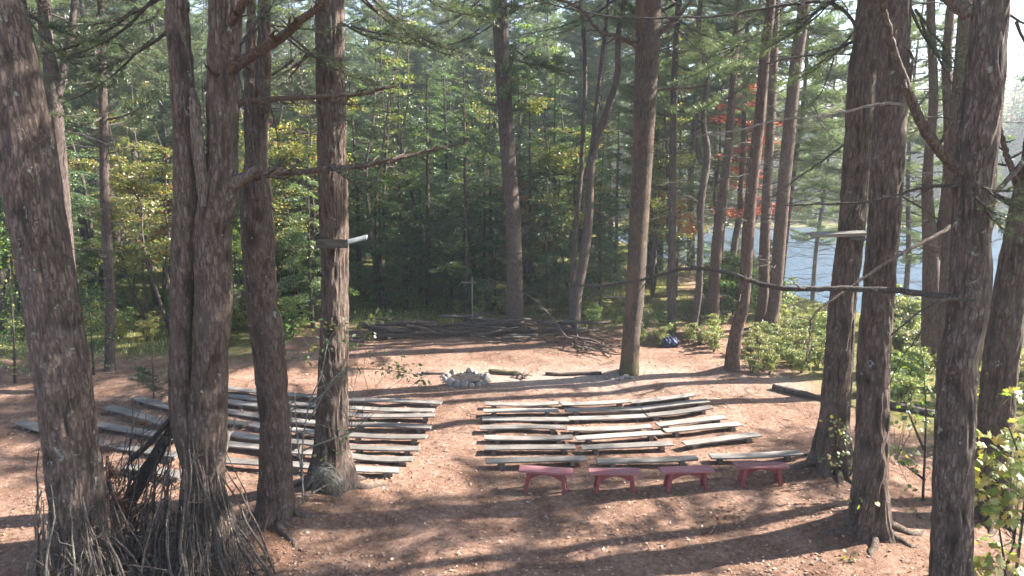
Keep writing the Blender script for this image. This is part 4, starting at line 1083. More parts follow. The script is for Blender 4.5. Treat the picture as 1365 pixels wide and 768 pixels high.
# lean-to sticks at the two foreground trees
def teepee(g, rad0, rad1, top0, top1, n, seed, label, group, azs, spread=(0.0, 0.0)):
    rs = np.random.default_rng(seed)
    for k in range(n):
        a_ = R(rs.uniform(*azs)); r0 = rs.uniform(rad0, rad1); z = rs.uniform(top0, top1)
        a2 = a_ + rs.normal(0, .35)
        p0 = np.array((g[0] + r0 * math.cos(a_) + spread[0] * rs.uniform(0, 1), g[1] + r0 * math.sin(a_), 0)); p0[2] = float(H(p0[0], p0[1])) - .03
        p1 = np.array((g[0] + .42 * math.cos(a2), g[1] + .42 * math.sin(a2), g[2] + z))
        r_ = rs.uniform(.010, .026) * (1.8 if rs.uniform() < .25 else 1)
        stick('stick', label, 'stick', group, p0, p0 + (p1 - p0) * rs.uniform(.7, 1.12), r_, r_ * .45, ['deadwood', 'stubwood', 'deadwood', 'palewood' if rs.uniform() < .6 else 'bark_far'][k % 4], seed * 100 + k, 4, .6, .12, 6)
teepee(g1, .65, 1.25, .9, 2.6, 50, 21, 'thin stick leaning against the foot of the massive left-edge pine', 'sticks leaning on the left-edge pine', (-140, 25), (.25, 0))
teepee(g4, .6, 1.45, .9, 2.7, 80, 22, 'thin stick leaning against the foot of the twin pine', 'sticks leaning on the twin pine', (-170, 8))
d1 = [([(85, 800), (130, 735), (175, 668), (214, 600), (240, 545), (262, 500)], 11.6, 12.1, 17, 12, 'bark', 'thick dark pole slanting from the left pine up to the twin pine'),
      ([(120, 770), (150, 700), (185, 640), (214, 590), (236, 560)], 11.4, 12.0, 14, 8, 'deadwood', 'grey pole slanting just below the thick dark pole'),
      ([(175, 612), (200, 590), (225, 560), (250, 520), (262, 480)], 11.7, 12, 9, 5, 'deadwood', 'short grey pole near the top of the slanting poles'),
      ([(262, 600), (246, 560), (238, 520), (243, 480)], 11.7, 11.8, 7, 4, 'deadwood', 'grey barkless stick upright against the left stem of the twin pine'),
      ([(275, 720), (262, 660), (252, 600), (240, 560), (235, 545)], 11.5, 11.6, 12, 5, 'palewood', 'pale split stick standing before the twin pine'),
      ([(288, 660), (296, 620), (305, 576)], 11.7, 11.7, 9, 6, 'palewood', 'short grey split slab leaning at the right of the twin pine'),
      ([(205, 790), (204, 720), (206, 650), (210, 600)], 11.4, 11.5, 5, 2.5, 'deadwood', 'thin upright stick between the left pine and twin pine'),
      ([(345, 790), (318, 710), (296, 640), (284, 600)], 11.2, 11.6, 6, 3, 'deadwood', 'long stick sloping right from the twin pine'),
      ([(90, 690), (98, 640), (118, 600), (135, 570)], 11.2, 11.4, 6, 3, 'deadwood', 'curved grey stick hugging the left-edge pine')]
for k, (pts, ya, yb, w0, w1, mt, lb) in enumerate(d1):
    curve_branch('pole', lb, 'branch', pts, np.linspace(ya, yb, len(pts)), w0, w1, mt, 1500 + k, 10, .5)
rs = np.random.default_rng(555)
for k in range(46):
    f = rs.uniform(0, 1); p0 = P(rs.uniform(95, 190), rs.uniform(700, 810), rs.uniform(11.1, 11.7)); p1 = P(rs.uniform(165, 262), rs.uniform(500, 650), rs.uniform(11.5, 12.0))
    p0[2] = max(p0[2], .02); r_ = rs.uniform(.007, .02)
    stick('stick', 'thin stick slanting from the left pine toward the twin pine among the poles', 'stick', 'sticks slanting between the two pines', p0, p0 + (p1 - p0) * rs.uniform(.6, 1.05), r_, r_ * .4, ['deadwood', 'bark', 'bark_far'][k % 3], 56000 + k, 7, .6, .25, 6)
for k in range(34):
    p0 = P(rs.uniform(60, 165), rs.uniform(740, 830), rs.uniform(10.6, 11.1)); p1 = P(rs.uniform(105, 150), rs.uniform(590, 700), rs.uniform(10.9, 11.2)); r_ = rs.uniform(.007, .022)
    stick('stick', 'thin stick leaning on the right flank of the massive left-edge pine', 'stick', 'sticks on the right flank of the left-edge pine', p0, p0 + (p1 - p0) * rs.uniform(.8, 1.1), r_, r_ * .4, ['deadwood', 'bark', 'bark_far'][k % 3], 57000 + k, 7, .5, .22, 6)
# dense small twigs in both heaps
def twig_mass(name, label, centre, ext, n, seed, mat):
    rs = np.random.default_rng(seed); mb = MB(); c = np.array(centre)
    for k in range(n):
        p = c + rs.uniform(-1, 1, 3) * ext; p[2] = c[2] + rs.uniform(0, 1) ** 1.4 * ext[2]
        d = nrm(rs.normal(0, 1, 3) * (1, .7, .9)); l = rs.uniform(.15, .6)
        q = wander(p, p + d * l, 5, .4, rs); mb.tube(q, np.linspace(.006, .002, 5), 3, 0, cap=False)
    o = link(name, mb.mesh(name, M[mat], smooth=True)); return tag(o, label, 'twigs', None, 'stuff')
twig_mass('twig_tangle', 'tangle of fine twigs between the two stick heaps', ((g1[0] + g4[0]) / 2 + .05, g4[1] - .5, .05), (.85, .35, 1.6), 130, 31, 'stubwood')
twig_mass('twig_tangle', 'tangle of fine twigs over the stick heap at the twin pine', (g4[0] + .25, g4[1] - .65, .02), (.8, .35, .7), 90, 32, 'stubwood')
twig_mass('brush_litter', 'fine brush and twigs strewn over the log pile', (G(640, 449)[0], G(640, 449)[1], .1), (5.2, .7, .45), 700, 33, 'deadwood')
twig_mass('brush_litter', 'fine brush and twigs strewn over the mound by the orange-barked pine', (G(782, 458)[0], G(782, 458)[1], .02), (1.6, .9, .55), 450, 34, 'redlimb')
rs = np.random.default_rng(77); mb = MB()
for k in range(16):
    p = P(rs.uniform(112, 150), rs.uniform(600, 770), 10.75 + rs.uniform(-.1, .2)); bb = pine_bough(.5, 700 + k, ndl=12, wd=.008, nlen=.12)
    mb.merge(bb, rot_zy(rs.uniform(0, 6.28), rs.uniform(-1.4, .2), rs.normal(0, .5)), p - g1)
o = link('dead_bough', mb.mesh('dead_bough', [M['dead_needle'], M['deadwood']]), None, g1); tag(o, 'rust-brown dead pine bough hanging in the sticks at the left pine', 'dead bough')

# ------------------------------------------------------------------ blue bundle
bm = bmesh.new(); bmesh.ops.create_icosphere(bm, subdivisions=4, radius=1)
rs = np.random.default_rng(5)
for v in bm.verts:
    p = np.array(v.co[:]); n_ = .5 * (vnoise(p[0] * 3 + 9, p[1] * 3 + p[2] * 2, 5)) + .3 * abs(math.sin(7 * p[0] + 5 * p[2])) * abs(math.cos(6 * p[1]))
    p = p * (.7 + n_ * .5); p[2] = max(p[2], -.35); v.co = p * (.36, .30, .32)
me = bpy.data.meshes.new('tarp_bundle'); bm.to_mesh(me); bm.free(); me.materials.append(M['tarp'])
q = G(893, 461); tag(link('tarp_bundle', me, None, (q[0], q[1], q[2] + .12)), 'crumpled blue tarp bundle on the ground beyond the orange-barked pine', 'tarp')

# ------------------------------------------------------------------ near plants
def plant(name, label, loc, wb, lb, wmat, lmat, cat='plant', group=None, rotz_=0, s=1.0):
    t = thing(name, label, cat, loc, rotz_, group); t.scale = (s, s, s)
    link('stem', wb.mesh('stem', M[wmat], smooth=True), t)
    if lb is not None: link('leaves', lb.mesh('leaves', M[lmat]), t)
    return t
def spray_plant(name, label, base, sprays, Y, lmat, leaf, seed, wmat='deadwood', maple=False, cat='sapling', stems=None, w=3, nl=None, dens=1.0):
    """a stem with leafy sprays; sprays: (px,py,rx,ry,n) leaf clusters"""
    rs = np.random.default_rng(seed); g = G(*base) if Y is None else np.array((P(base[0], base[1], Y)[0], Y, float(H(P(base[0], base[1], Y)[0], Y))))
    Y = g[1]; wb = MB(); sc = Y / FPX
    for st in (stems or []):
        C = catmull([P(px, py, Y + rs.normal(0, .08)) - g for (px, py) in st], 5); add_branch(wb, C, w / 2 * sc, .004, rs, 5, .25, 5, 3)
    C, D = [], []
    for (px, py, rx, ry, n) in sprays:
        c0 = P(px, py, Y + rs.normal(0, .1)) - g
        src = P(*(stems[-1][len(stems[-1]) // 2] if stems else (px, py + 30)), Y) - g
        if n > 3: wb.tube(wander(src, c0, 6, .2, rs), np.linspace(.006, .003, 6), 4, 0)
        n = int(n * dens)
        c = c0 + rs.normal(0, 1, (n, 3)) * (rx * sc * .55, rx * sc * .5, ry * sc * .55)
        C.append(c); D.append(nrm(c - c0 + rs.normal(0, .02, c.shape)) + (0, 0, -.3))
    C = np.concatenate(C); D = np.concatenate(D) + rs.normal(0, .4, C.shape)
    NR = np.array((0, -.25, 1.0)) + rs.normal(0, .35, C.shape); lb = MB()
    S = rs.uniform(.65, 1.25, len(C)) * leaf
    if maple: V, F = maple_leaves(C, D, NR, S)
    else: V, F = diamonds(C, D, NR, S, S * .6)
    lb.add(V, F)
    return plant(name, label, g, wb, lb, wmat, lmat, cat)

spray_plant('sapling', 'leafy sapling with pale lichened twigs around the thick shelf pine', (398, 668), [(395, 440, 30, 14, 30), (430, 445, 40, 20, 40), (480, 440, 25, 25, 40), (500, 425, 20, 12, 20), (520, 487, 30, 10, 45), (548, 495, 20, 8, 22), (470, 490, 20, 8, 14), (560, 505, 8, 5, 8), (405, 470, 24, 10, 20), (440, 600, 16, 8, 12), (460, 578, 10, 5, 8), (380, 560, 8, 5, 5)], g6[1] - 1.0, 'leaf_green', .10, 2001, 'lichenwood',
    stems=[[(390, 672), (388, 620), (388, 560), (385, 520)], [(404, 672), (403, 600), (412, 540), (428, 500), (440, 450), (470, 420)], [(403, 640), (396, 580), (392, 510)], [(412, 560), (450, 500), (500, 492), (560, 500)], [(410, 545), (440, 515), (455, 500)], [(405, 600), (430, 590), (470, 575), (480, 565)]], w=3.2, dens=1.3)
# pale lichened twig heap by the shelf pine
rs = np.random.default_rng(9); mb = MB(); q0 = G(440, 655)
for k in range(26):
    a = P(rs.uniform(408, 420), rs.uniform(625, 660), q0[1] - .35) - q0; b = P(rs.uniform(440, 466), rs.uniform(640, 662), q0[1] - .3) - q0
    p = np.array([a, (a + b) / 2 + (0, rs.normal(0, .1), rs.uniform(.15, .45)), b]); add_branch(mb, catmull(p, 5), .010, .004, rs, 5, .25, 4, 3)
tag(link('twig_heap', mb.mesh('twig_heap', M['lichenwood'], smooth=True), None, q0), 'arched pale lichened dead branches at the foot of the shelf pine', 'branches')
spray_plant('maple_sapling', 'large pale-leaved maple sapling in the bottom right corner', (1345, 830), [(1325, 600, 26, 20, 30), (1350, 610, 20, 20, 30), (1310, 625, 18, 14, 22), (1340, 645, 30, 20, 45), (1360, 575, 14, 16, 15), (1315, 660, 18, 16, 22), (1350, 680, 24, 20, 34), (1330, 735, 30, 16, 34), (1355, 755, 24, 14, 26), (1365, 640, 20, 30, 26), (1310, 690, 14, 10, 11), (1300, 755, 16, 10, 15), (1305, 575, 6, 4, 5), (1347, 528, 10, 8, 11)], 10.2, 'leaf_big', .18, 2002, 'deadwood', True,
    stems=[[(1345, 830), (1340, 760), (1330, 690), (1320, 600)], [(1350, 800), (1362, 700), (1366, 640), (1340, 560), (1305, 520)], [(1340, 760), (1352, 720), (1358, 650)]], w=5)
spray_plant('maple_sapling', 'slender maple sapling with green layered leaves behind the dark foreground pine', (1230, 668), [(1200, 482, 24, 10, 22), (1225, 490, 22, 14, 22), (1190, 510, 22, 10, 18), (1225, 545, 22, 10, 20), (1210, 560, 26, 8, 24), (1200, 608, 26, 9, 26), (1225, 618, 20, 10, 18), (1235, 520, 12, 20, 16), (1218, 660, 14, 6, 8), (1192, 600, 20, 8, 16)], None, 'leaf_green', .13, 2003, 'deadwood', True,
    stems=[[(1230, 668), (1233, 600), (1234, 540), (1230, 480)], [(1232, 600), (1215, 560), (1200, 520)], [(1233, 640), (1195, 612)]], w=4)
spray_plant('maple_sapling', 'yellowing little maple in front of the plank-nailed pine', (1130, 640), [(1108, 560, 14, 6, 10), (1120, 568, 16, 8, 14), (1128, 580, 16, 10, 16), (1115, 600, 14, 8, 10), (1130, 600, 14, 10, 14), (1108, 615, 10, 6, 6), (1130, 625, 16, 8, 12)], None, 'leaf_yellow', .10, 2004, 'deadwood', True,
    stems=[[(1130, 642), (1126, 600), (1120, 565)], [(1132, 640), (1138, 610), (1130, 575)]], w=3)
spray_plant('maple_sapling', 'tiny seedling with flat yellow leaves in front of the mound pine', (1150, 712), [(1140, 668, 16, 3, 8), (1158, 665, 16, 4, 9), (1160, 678, 12, 3, 5), (1170, 635, 8, 3, 3), (1160, 645, 4, 2, 2)], None, 'leaf_yellow', .10, 2005, 'deadwood', True, stems=[[(1147, 712), (1150, 680), (1158, 665)]], w=3)
for k, (px, py, n, lb) in enumerate([(1133, 747, 8, 'small pale green seedling on the needles at the bottom right'), (1222, 690, 16, 'low green seedling just right of the mound pine'), (640, 1, 0, '')][:2]):
    spray_plant('seedling', lb, (px, py), [(px, py - 4, 9, 4, n)], None, 'leaf_shrub', .09, 2010 + k, 'deadwood', True, cat='seedling', stems=[[(px, py), (px + 1, py - 6)]], w=2)
spray_plant('shrub', 'bright green maple bush left of the massive pine', (20, 512), [(20, 440, 40, 22, 150), (8, 470, 30, 22, 120), (40, 490, 20, 12, 60), (15, 340, 30, 50, 150), (5, 400, 20, 20, 60)], None, 'leaf_green', .11, 2020, 'deadwood', False, cat='shrub', stems=[[(20, 512), (18, 440), (12, 330)]], w=4)
spray_plant('maple_sapling', 'bright green maple sapling hanging over the ground behind the left pine', (128, 500), [(120, 400, 24, 24, 170), (130, 440, 26, 16, 150), (112, 430, 20, 20, 80), (130, 480, 20, 6, 30)], None, 'leaf_green', .10, 2021, 'deadwood', False, stems=[[(125, 500), (122, 450), (116, 380)]], w=4)
spray_plant('seedling', 'dark green pine seedling beside the slanting benches', (205, 535), [(212, 520, 20, 8, 4)], None, 'needle', .1, 2022, cat='seedling', stems=[[(205, 535), (203, 480), (197, 420)]], w=2)
o = thing('pine_seedling', 'soft dark green pine seedling at the slanting benches left of the twin pine', 'seedling', G(215, 535)); mb = MB(); rs = np.random.default_rng(66)
for k in range(14):
    mb.merge(pine_bough(.7, 900 + k, ndl=14, wd=.008, nlen=.12), rot_zy(rs.uniform(0, 6.28), R(rs.uniform(-5, 35))), (0, 0, .15 + .05 * k))
link('crown', mb.mesh('crown', [M['needle'], M['deadwood']]), o)

# ------------------------------------------------------------------ mid and far vegetation prototypes
def hemlock_parts(seed, h, r, mat='hemlock', h0=.8):
    ctrl = [(0, 0, -.3, .02 + .010 * h), (0, 0, .3, .018 + .0095 * h), (rng.normal(0, .1), 0, h * .5, .006 * h), (rng.normal(0, .15), rng.normal(0, .1), h, .01)]
    return trunk_mesh('trunk', ctrl, M['bark_far'], 10, .5, 0, .3, seed), hemlock_crown('crown', h0, h, r, seed, M[mat])
def pine_parts(seed, h, r0, h0, rmax, mat, lean=.5, nd=44, per=4, bark='bark_far'):
    rs = np.random.default_rng(seed)
    ctrl = [(0, 0, -.3, r0 * 1.1), (0, 0, .5, r0)]
    x = y = 0
    for f in (.25, .5, .75, 1.0):
        x += rs.normal(0, lean * .4); y += rs.normal(0, lean * .3); ctrl.append((x, y, h * f, max(.02, r0 * (1 - f * .85))))
    tm = trunk_mesh('trunk', ctrl, M[bark], 14, .35, .01, .35, seed)
    cm = pine_crown('crown', h0, h, rmax, seed, M[mat], whorl=.6, per=per + 1, skip=.12)
    mb = MB(); c = np.array(ctrl)
    for k in range(nd):
        z = rs.uniform(1.8, h0 + 2); p0 = np.array((np.interp(z, c[:, 2], c[:, 0]), np.interp(z, c[:, 2], c[:, 1]), z)); a_ = rs.uniform(0, 6.28); l = rs.uniform(.6, 3.0)
        d = np.array((math.cos(a_), math.sin(a_), rs.uniform(-.2, .25)))
        add_branch(mb, wander(p0, p0 + d * l, 6, .25, rs, sag=rs.uniform(-.04, .08)), .016, .004, rs, twigs=5, tl=.5, sides=3)
    bmsh = mb.mesh('branch', M['deadwood'], smooth=True)
    return tm, cm, bmsh
def place(parts, names, name, label, cat, loc, rz, s, group):
    t = thing(name, label, cat, loc, rz, group); t.scale = (s, s, s)
    for me, nm in zip(parts, names): link(nm, me, t)
    return t
HEM = [hemlock_parts(200 + k, h, r) for k, (h, r) in enumerate([(11, 2.4), (13, 2.7), (8, 2.1), (5, 1.7)])]
HEMP = [hemlock_parts(210 + k, h, r, 'needle_pale') for k, (h, r) in enumerate([(12, 2.6), (8, 2.2)])]
PIN = [pine_parts(230 + k, 24 + 2 * k, .20 + .03 * k, 7.5 + 1.0 * k, 3.4, ['needle', 'needle_pale', 'needle', 'needle_pale'][k]) for k in range(4)]
PINL = [pine_parts(240 + k, 20 + 3 * k, .15, 4.0 + 1.5 * k, 3.0, ['needle', 'needle_pale'][k], nd=14, per=5) for k in range(2)]
def bl(seed, h, sp, mat, **kw):
    wb, lb = leafy_tree(seed, h, sp, **kw); return wb.mesh('trunk', M['bark_far'], smooth=True), lb.mesh('crown', M[mat])
BRO = {'green': [bl(260, 9, 1.9, 'leaf_green', nb=20), bl(261, 6, 1.6, 'leaf_green', nb=18)], 'yellow': [bl(262, 9.5, 1.9, 'leaf_yellow', nb=18), bl(263, 5.5, 1.5, 'leaf_yellow', nb=16)],
       'orange': [bl(264, 8, 1.7, 'leaf_orange', nb=16)], 'red': [bl(265, 9, 1.8, 'leaf_red', nb=16)]}
SHR = [bl(270 + k, 1.5 + .3 * k, .55, m_, nst=6, nb=8, leaf=.085, nl=60, base=.2, lean=.22, flat=.7) for k, m_ in enumerate(['leaf_shrub', 'leaf_green', 'leaf_yellow'])]

def at(px, Y):
    x = ray(px, 384)[0] / ray(px, 384)[1] * Y
    return np.array((x, Y, float(H(x, Y)) - .05))
rs = np.random.default_rng(2024)
# dark hemlocks in the centre
for k, (px, Y, v, s) in enumerate([(571, 34, 1, 1.0), (622, 32.5, 0, 1.1), (480, 37, 1, 1.05), (706, 34, 0, 1.05), (540, 40, 1, 1.1), (655, 40, 0, 1.15), (740, 38, 1, 1.0), (600, 45, 1, 1.2), (510, 33, 2, 1.0), (645, 36, 2, 1.2), (730, 33, 2, 1.1), (800, 36, 2, 1.15), (820, 42, 0, 1.1), (450, 42, 0, 1.1), (775, 44, 1, 1.1), (690, 47, 1, 1.2), (560, 37, 2, 1.2), (602, 35, 3, 1.2), (860, 39, 3, 1.3), (800, 31.8, 3, .9), (745, 31.5, 3, .7), (880, 45, 0, 1.0), (420, 36, 2, 1), (395, 31, 3, 1.0), (660, 33, 3, .8), (543, 32.5, 3, .8)]):
    q = at(px, Y)
    lb = 'dense dark hemlock in the woods %s' % ('right behind the thin cross' if px == 622 else 'left of the tall straight pine, beyond the log pile' if px < 680 else 'right of the tall straight pine, beyond the brush mound')
    place(HEM[v], ('trunk', 'crown'), 'hemlock_tree', lb, 'tree', q, rs.uniform(0, 6.28), s, 'hemlocks beyond the log pile')
# left woods
def zone(px):
    return 'far left' if px < 200 else 'left of the shelf pine' if px < 430 else 'behind the log pile' if px < 800 else 'behind the blue bundle' if px < 960 else 'on the right toward the lake'
def ok(px, Y):
    x, y, z = at(px, Y)
    if z < -1.2: return False
    if 1035 < px < 1118 and Y > 24: return False
    return True
used = []
def scatter(n, px0, px1, Y0, Y1, kinds, mind=1.6):
    k = 0; tries = 0
    while k < n and tries < n * 30:
        tries += 1
        px = rs.uniform(px0, px1); Y = rs.uniform(Y0, Y1); q = at(px, Y)
        if not ok(px, Y) or any((q[0] - u[0]) ** 2 + (q[1] - u[1]) ** 2 < mind ** 2 for u in used): continue
        used.append(q); k += 1
        kd = kinds[rs.integers(0, len(kinds))]
        z_ = zone(px); dist = 'in the near woods' if Y < 42 else 'deep in the woods'
        if kd == 'pine': place(PIN[rs.integers(0, 4)], ('trunk', 'crown', 'branch'), 'pine_tree', 'tall bare-stemmed pine %s, %s' % (dist, z_), 'tree', q, rs.uniform(0, 6.28), rs.uniform(.8, 1.1), 'pines in the woods')
        elif kd == 'lowpine': place(PINL[rs.integers(0, 2)], ('trunk', 'crown', 'branch'), 'pine_tree', 'soft-needled pine with low boughs %s, %s' % (dist, z_), 'tree', q, rs.uniform(0, 6.28), rs.uniform(.7, 1.1), 'low-boughed pines in the woods')
        elif kd == 'hem': place(HEM[rs.integers(0, 4)], ('trunk', 'crown'), 'hemlock_tree', 'feathery dark hemlock %s, %s' % (dist, z_), 'tree', q, rs.uniform(0, 6.28), rs.uniform(.8, 1.2), 'hemlocks in the woods')
        elif kd == 'hemp': place(HEMP[rs.integers(0, 2)], ('trunk', 'crown'), 'hemlock_tree', 'paler feathery hemlock %s, %s' % (dist, z_), 'tree', q, rs.uniform(0, 6.28), rs.uniform(.8, 1.2), 'pale hemlocks in the woods')
        else:
            v = BRO[kd][rs.integers(0, len(BRO[kd]))]
            place(v, ('trunk', 'crown'), 'maple_tree', '%s-leaved broadleaf tree %s, %s' % (kd, dist, z_), 'tree', q, rs.uniform(0, 6.28), rs.uniform(.75, 1.15), '%s broadleaf trees in the woods' % kd)
for px, Y in [(445, 62), (500, 70), (540, 58), (600, 72), (655, 66), (720, 75), (780, 64), (400, 75), (340, 66), (860, 60)]:
    place(PINL[0 if px % 2 else 1], ('trunk', 'crown', 'branch'), 'pine_tree', 'very tall soft-needled pine deep in the woods, %s' % zone(px), 'tree', at(px, Y), px, 1.35, 'very tall pines deep in the woods')
# ---- individually placed colour accents
for px, Y, kd, s, lb in [(990, 38, 'red', 1.3, 'bright red maple glowing beyond the leaning reddish pine'), (905, 40, 'orange', 1.15, 'orange-pink maple above the slim dark pine'), (385, 52, 'red', 1.2, 'small red maple deep in the left woods'),
                        (870, 36, 'yellow', 1.05, 'yellow-leaved tree right of the orange-barked pine'), (760, 35, 'yellow', 1.1, 'yellow-leaved tree around the slender leaning stems'), (720, 37, 'orange', .9, 'orange-tinted tree beside the tall straight pine'),
                        (210, 33, 'orange', .9, 'orange-tinted tree between the slim pine and the twin pine'), (395, 40, 'green', 1.0, 'bright green tree between the bent pine and the shelf pine'), (505, 55, 'yellow', 1.2, 'sunlit yellow-green tree seen right of the shelf pine'), (190, 29, 'yellow', .8, 'yellow-green small tree behind the slim straight pine')]:
    place(BRO[kd][0], ('trunk', 'crown'), 'maple_tree', lb, 'tree', at(px, Y), rs.uniform(0, 6.28), s, 'accent maples'); used.append(at(px, Y))
scatter(24, -60, 240, 27, 42, ['green', 'hemp', 'yellow', 'lowpine', 'hem', 'pine'], 1.7)
scatter(18, 230, 430, 29, 44, ['lowpine', 'green', 'hem', 'yellow', 'pine', 'hemp'], 2.0)
scatter(60, -100, 440, 44, 80, ['pine', 'lowpine', 'hemp', 'green', 'pine', 'yellow'], 2.2)
scatter(24, 430, 860, 42, 60, ['hem', 'lowpine', 'green', 'hemp', 'hem'], 1.8)
scatter(44, 430, 900, 55, 88, ['pine', 'hemp', 'pine', 'green', 'yellow', 'lowpine'], 2.2)
scatter(10, 860, 1000, 38, 52, ['pine', 'hemp', 'yellow', 'lowpine'], 2.2)
scatter(18, 880, 1040, 50, 90, ['pine', 'hemp', 'pine', 'green', 'lowpine'], 2.4)
scatter(6, 1230, 1480, 34, 42, ['pine', 'lowpine', 'hemp'], 2.0)
PLK = [pine_parts(250 + k, 21, .17, 5.6, 3.4, 'needle_pale', nd=40, per=4) for k in range(2)]
for k, (px, Y, lb) in enumerate([(1126, 33, 'pale pine with spreading boughs behind the plank-nailed pine, above the water'), (1085, 46, 'pale pine standing at the water in the gap right of the three leaning pines'), (1040, 36, 'pale pine hidden behind the three leaning pines by the water'), (1205, 36, 'pale pine behind the mound pine, boughs over the water'), (950, 46, 'pale pine beside the end of the back path')]):
    place(PLK[k % 2], ('trunk', 'crown', 'branch'), 'pine_tree', lb, 'tree', at(px, Y), k * 1.1, 1.0, 'pines along the lake bank')
THIN = []
for k in range(3):
    wb, lb_ = leafy_tree(280 + k, 15, 1.5, nst=1, nb=16, leaf=.12, nl=70, base=.3, lean=.05)
    THIN.append((wb.mesh('trunk', M['bark_far'], smooth=True), lb_.mesh('crown', M[['leaf_green', 'leaf_yellow', 'leaf_yellow'][k]])))
for k in range(46):
    px = rs.uniform(-60, 1010); Y = rs.uniform(31, 62); q = at(px, Y)
    if q[2] < -1: continue
    place(THIN[k % 3], ('trunk', 'crown'), 'thin_tree', 'thin straight young tree with sparse leaves in the woods, %s' % zone(px), 'tree', q, rs.uniform(0, 6.28), rs.uniform(.8, 1.2), 'thin young trees in the woods')
# low growth
def shrubs(n, px0, px1, py0, py1, vs, smin, smax, label, group):
    for k in range(n):
        q = G(rs.uniform(px0, px1), rs.uniform(py0, py1)); 
        if q[2] < -2.3: continue
        place(SHR[vs[rs.integers(0, len(vs))]], ('stem', 'leaves'), 'shrub', label, 'shrub', q, rs.uniform(0, 6.28), rs.uniform(smin, smax), group)
shrubs(46, 1000, 1105, 438, 500, [0, 0, 2, 1], .28, .62, 'pale yellow-green shrub on the bank right of the leaning reddish pine', 'shrubs on the lake bank')
shrubs(12, 925, 1030, 385, 425, [0, 2, 1], .8, 1.7, 'tall pale bush at the water beyond the leaning pines', 'tall bushes at the water')
shrubs(9, 1040, 1110, 425, 442, [0, 2], .3, .5, 'sunlit shrub low on the bank close to the water', 'shrubs near the water')
shrubs(12, 1180, 1250, 425, 460, [0, 2, 0], .7, 1.3, 'pale bush at the water right of the mound pine', 'bushes at the water on the right')
shrubs(12, 1185, 1240, 470, 540, [0, 1, 0], .5, .9, 'shrub on the bank between the mound pine and the foreground pine', 'shrubs behind the mound pine')
shrubs(12, 1290, 1420, 470, 600, [0, 2], .6, 1.0, 'yellow-green shrub behind the pine at the right edge', 'shrubs at the right edge')
shrubs(10, 845, 900, 440, 462, [1, 0], .35, .6, 'low green shrub around the blue bundle', 'shrubs around the blue bundle')
shrubs(12, 900, 968, 415, 470, [0, 0, 2], .3, .6, 'small tan-green shrub beside the back path', 'shrubs beside the path')
shrubs(22, 470, 830, 405, 436, [1, 0, 1], .4, .8, 'dark green undergrowth bush just behind the log pile', 'bushes behind the log pile')
shrubs(26, -40, 420, 415, 462, [1, 1, 2, 0], .5, 1.2, 'leafy undergrowth bush along the left edge of the clearing', 'bushes along the left woods')
def thin_crown(seed):
    tm, cm, bm_ = pine_parts(seed, 24, .22, 8.5, 3.2, 'needle', per=2, nd=30); return tm, cm, bm_
PTH = [thin_crown(290), thin_crown(291)]
# unseen pines added outside the view, their thinned crowns shade the clearing
for k, (x, y) in enumerate([(15.5, 5), (20, 9.5), (14, 14.4), (23.5, 18.6), (23, 12), (13, -2), (25, 4), (19.5, 1), (-14, 10), (-16, 18), (11, 2.5)]):
    place(PTH[k % 2] , ('trunk', 'crown', 'branch'), 'pine_tree', 'unseen tall pine added outside the view to shade the clearing', 'tree', (x, y, float(H(x, y))), k * 1.3, 1.0, 'unseen pines added for shade')

# ------------------------------------------------------------------ stuff: litter, grass, far wood
def litter():
    rs = np.random.default_rng(12); n = 90000
    Y = 9.5 + 24 * rs.uniform(0, 1, n) ** 1.3; X = rs.uniform(-.85, .85, n) * Y
    keep = (clearing(X, Y) > rs.uniform(0, 1, n) * .7 + .1) & (vnoise(X * .9, Y * .9, 31) * .6 + vnoise(X * 3, Y * 3, 32) * .5 > rs.uniform(.1, .85, n)); X, Y = X[keep], Y[keep]
    d = np.stack([rs.normal(0, 1, len(X)), rs.normal(0, 1, len(X)), rs.normal(0, .25, len(X))], -1)
    nr = np.array((0, 0, 1.0)) + rs.normal(0, .35, d.shape)
    C = np.stack([X, Y, H(X, Y) + .018], -1); big = rs.uniform(0, 1, len(X)) < .3
    ln = np.where(big, rs.uniform(.045, .09, len(X)), rs.uniform(.03, .06, len(X))); wd = np.where(big, ln * .65, .012)
    V, F = diamonds(C, d, nr, ln, wd); mb = MB(); mb.add(V, F)
    tag(link('leaf_litter', mb.mesh('leaf_litter', M['litter'])), 'brown fallen leaves and needles strewn over the clearing', 'leaf litter', None, 'stuff')
def blades(name, label, n, xr, yr, hh, seed, mat, rule):
    rs = np.random.default_rng(seed); X = rs.uniform(*xr, n); Y = rs.uniform(*yr, n)
    k = rule(X, Y, rs); X, Y = X[k], Y[k]
    C = np.stack([X, Y, H(X, Y) - .02], -1); d = np.stack([rs.normal(0, .4, len(X)), rs.normal(0, .4, len(X)), np.ones(len(X))], -1)
    V, F = needles(C, d, rs.uniform(.4, 1.2, len(X)) * hh, .03, rs); mb = MB(); mb.add(V, F)
    tag(link(name, mb.mesh(name, M[mat])), label, 'grass', None, 'stuff')
def sticks_litter():
    rs = np.random.default_rng(14); mb = MB()
    for k in range(420):
        Y = rs.uniform(11, 30); X = rs.uniform(-.8, .8) * Y
        if clearing(X, Y) < .5: continue
        a = np.array((X, Y, float(H(X, Y)) + .02)); az = rs.uniform(0, 6.28); l = rs.uniform(.12, .55)
        mb.tube(wander(a, a + (l * math.cos(az), l * math.sin(az), rs.uniform(0, .04)), 4, .3, rs), np.linspace(.007, .003, 4), 4)
    tag(link('twig_litter', mb.mesh('twig_litter', M['deadwood'])), 'small twigs and cones strewn over the needle floor', 'twigs', None, 'stuff')
litter(); sticks_litter()
land = lambda X, Y: H(X, Y) > -2.3
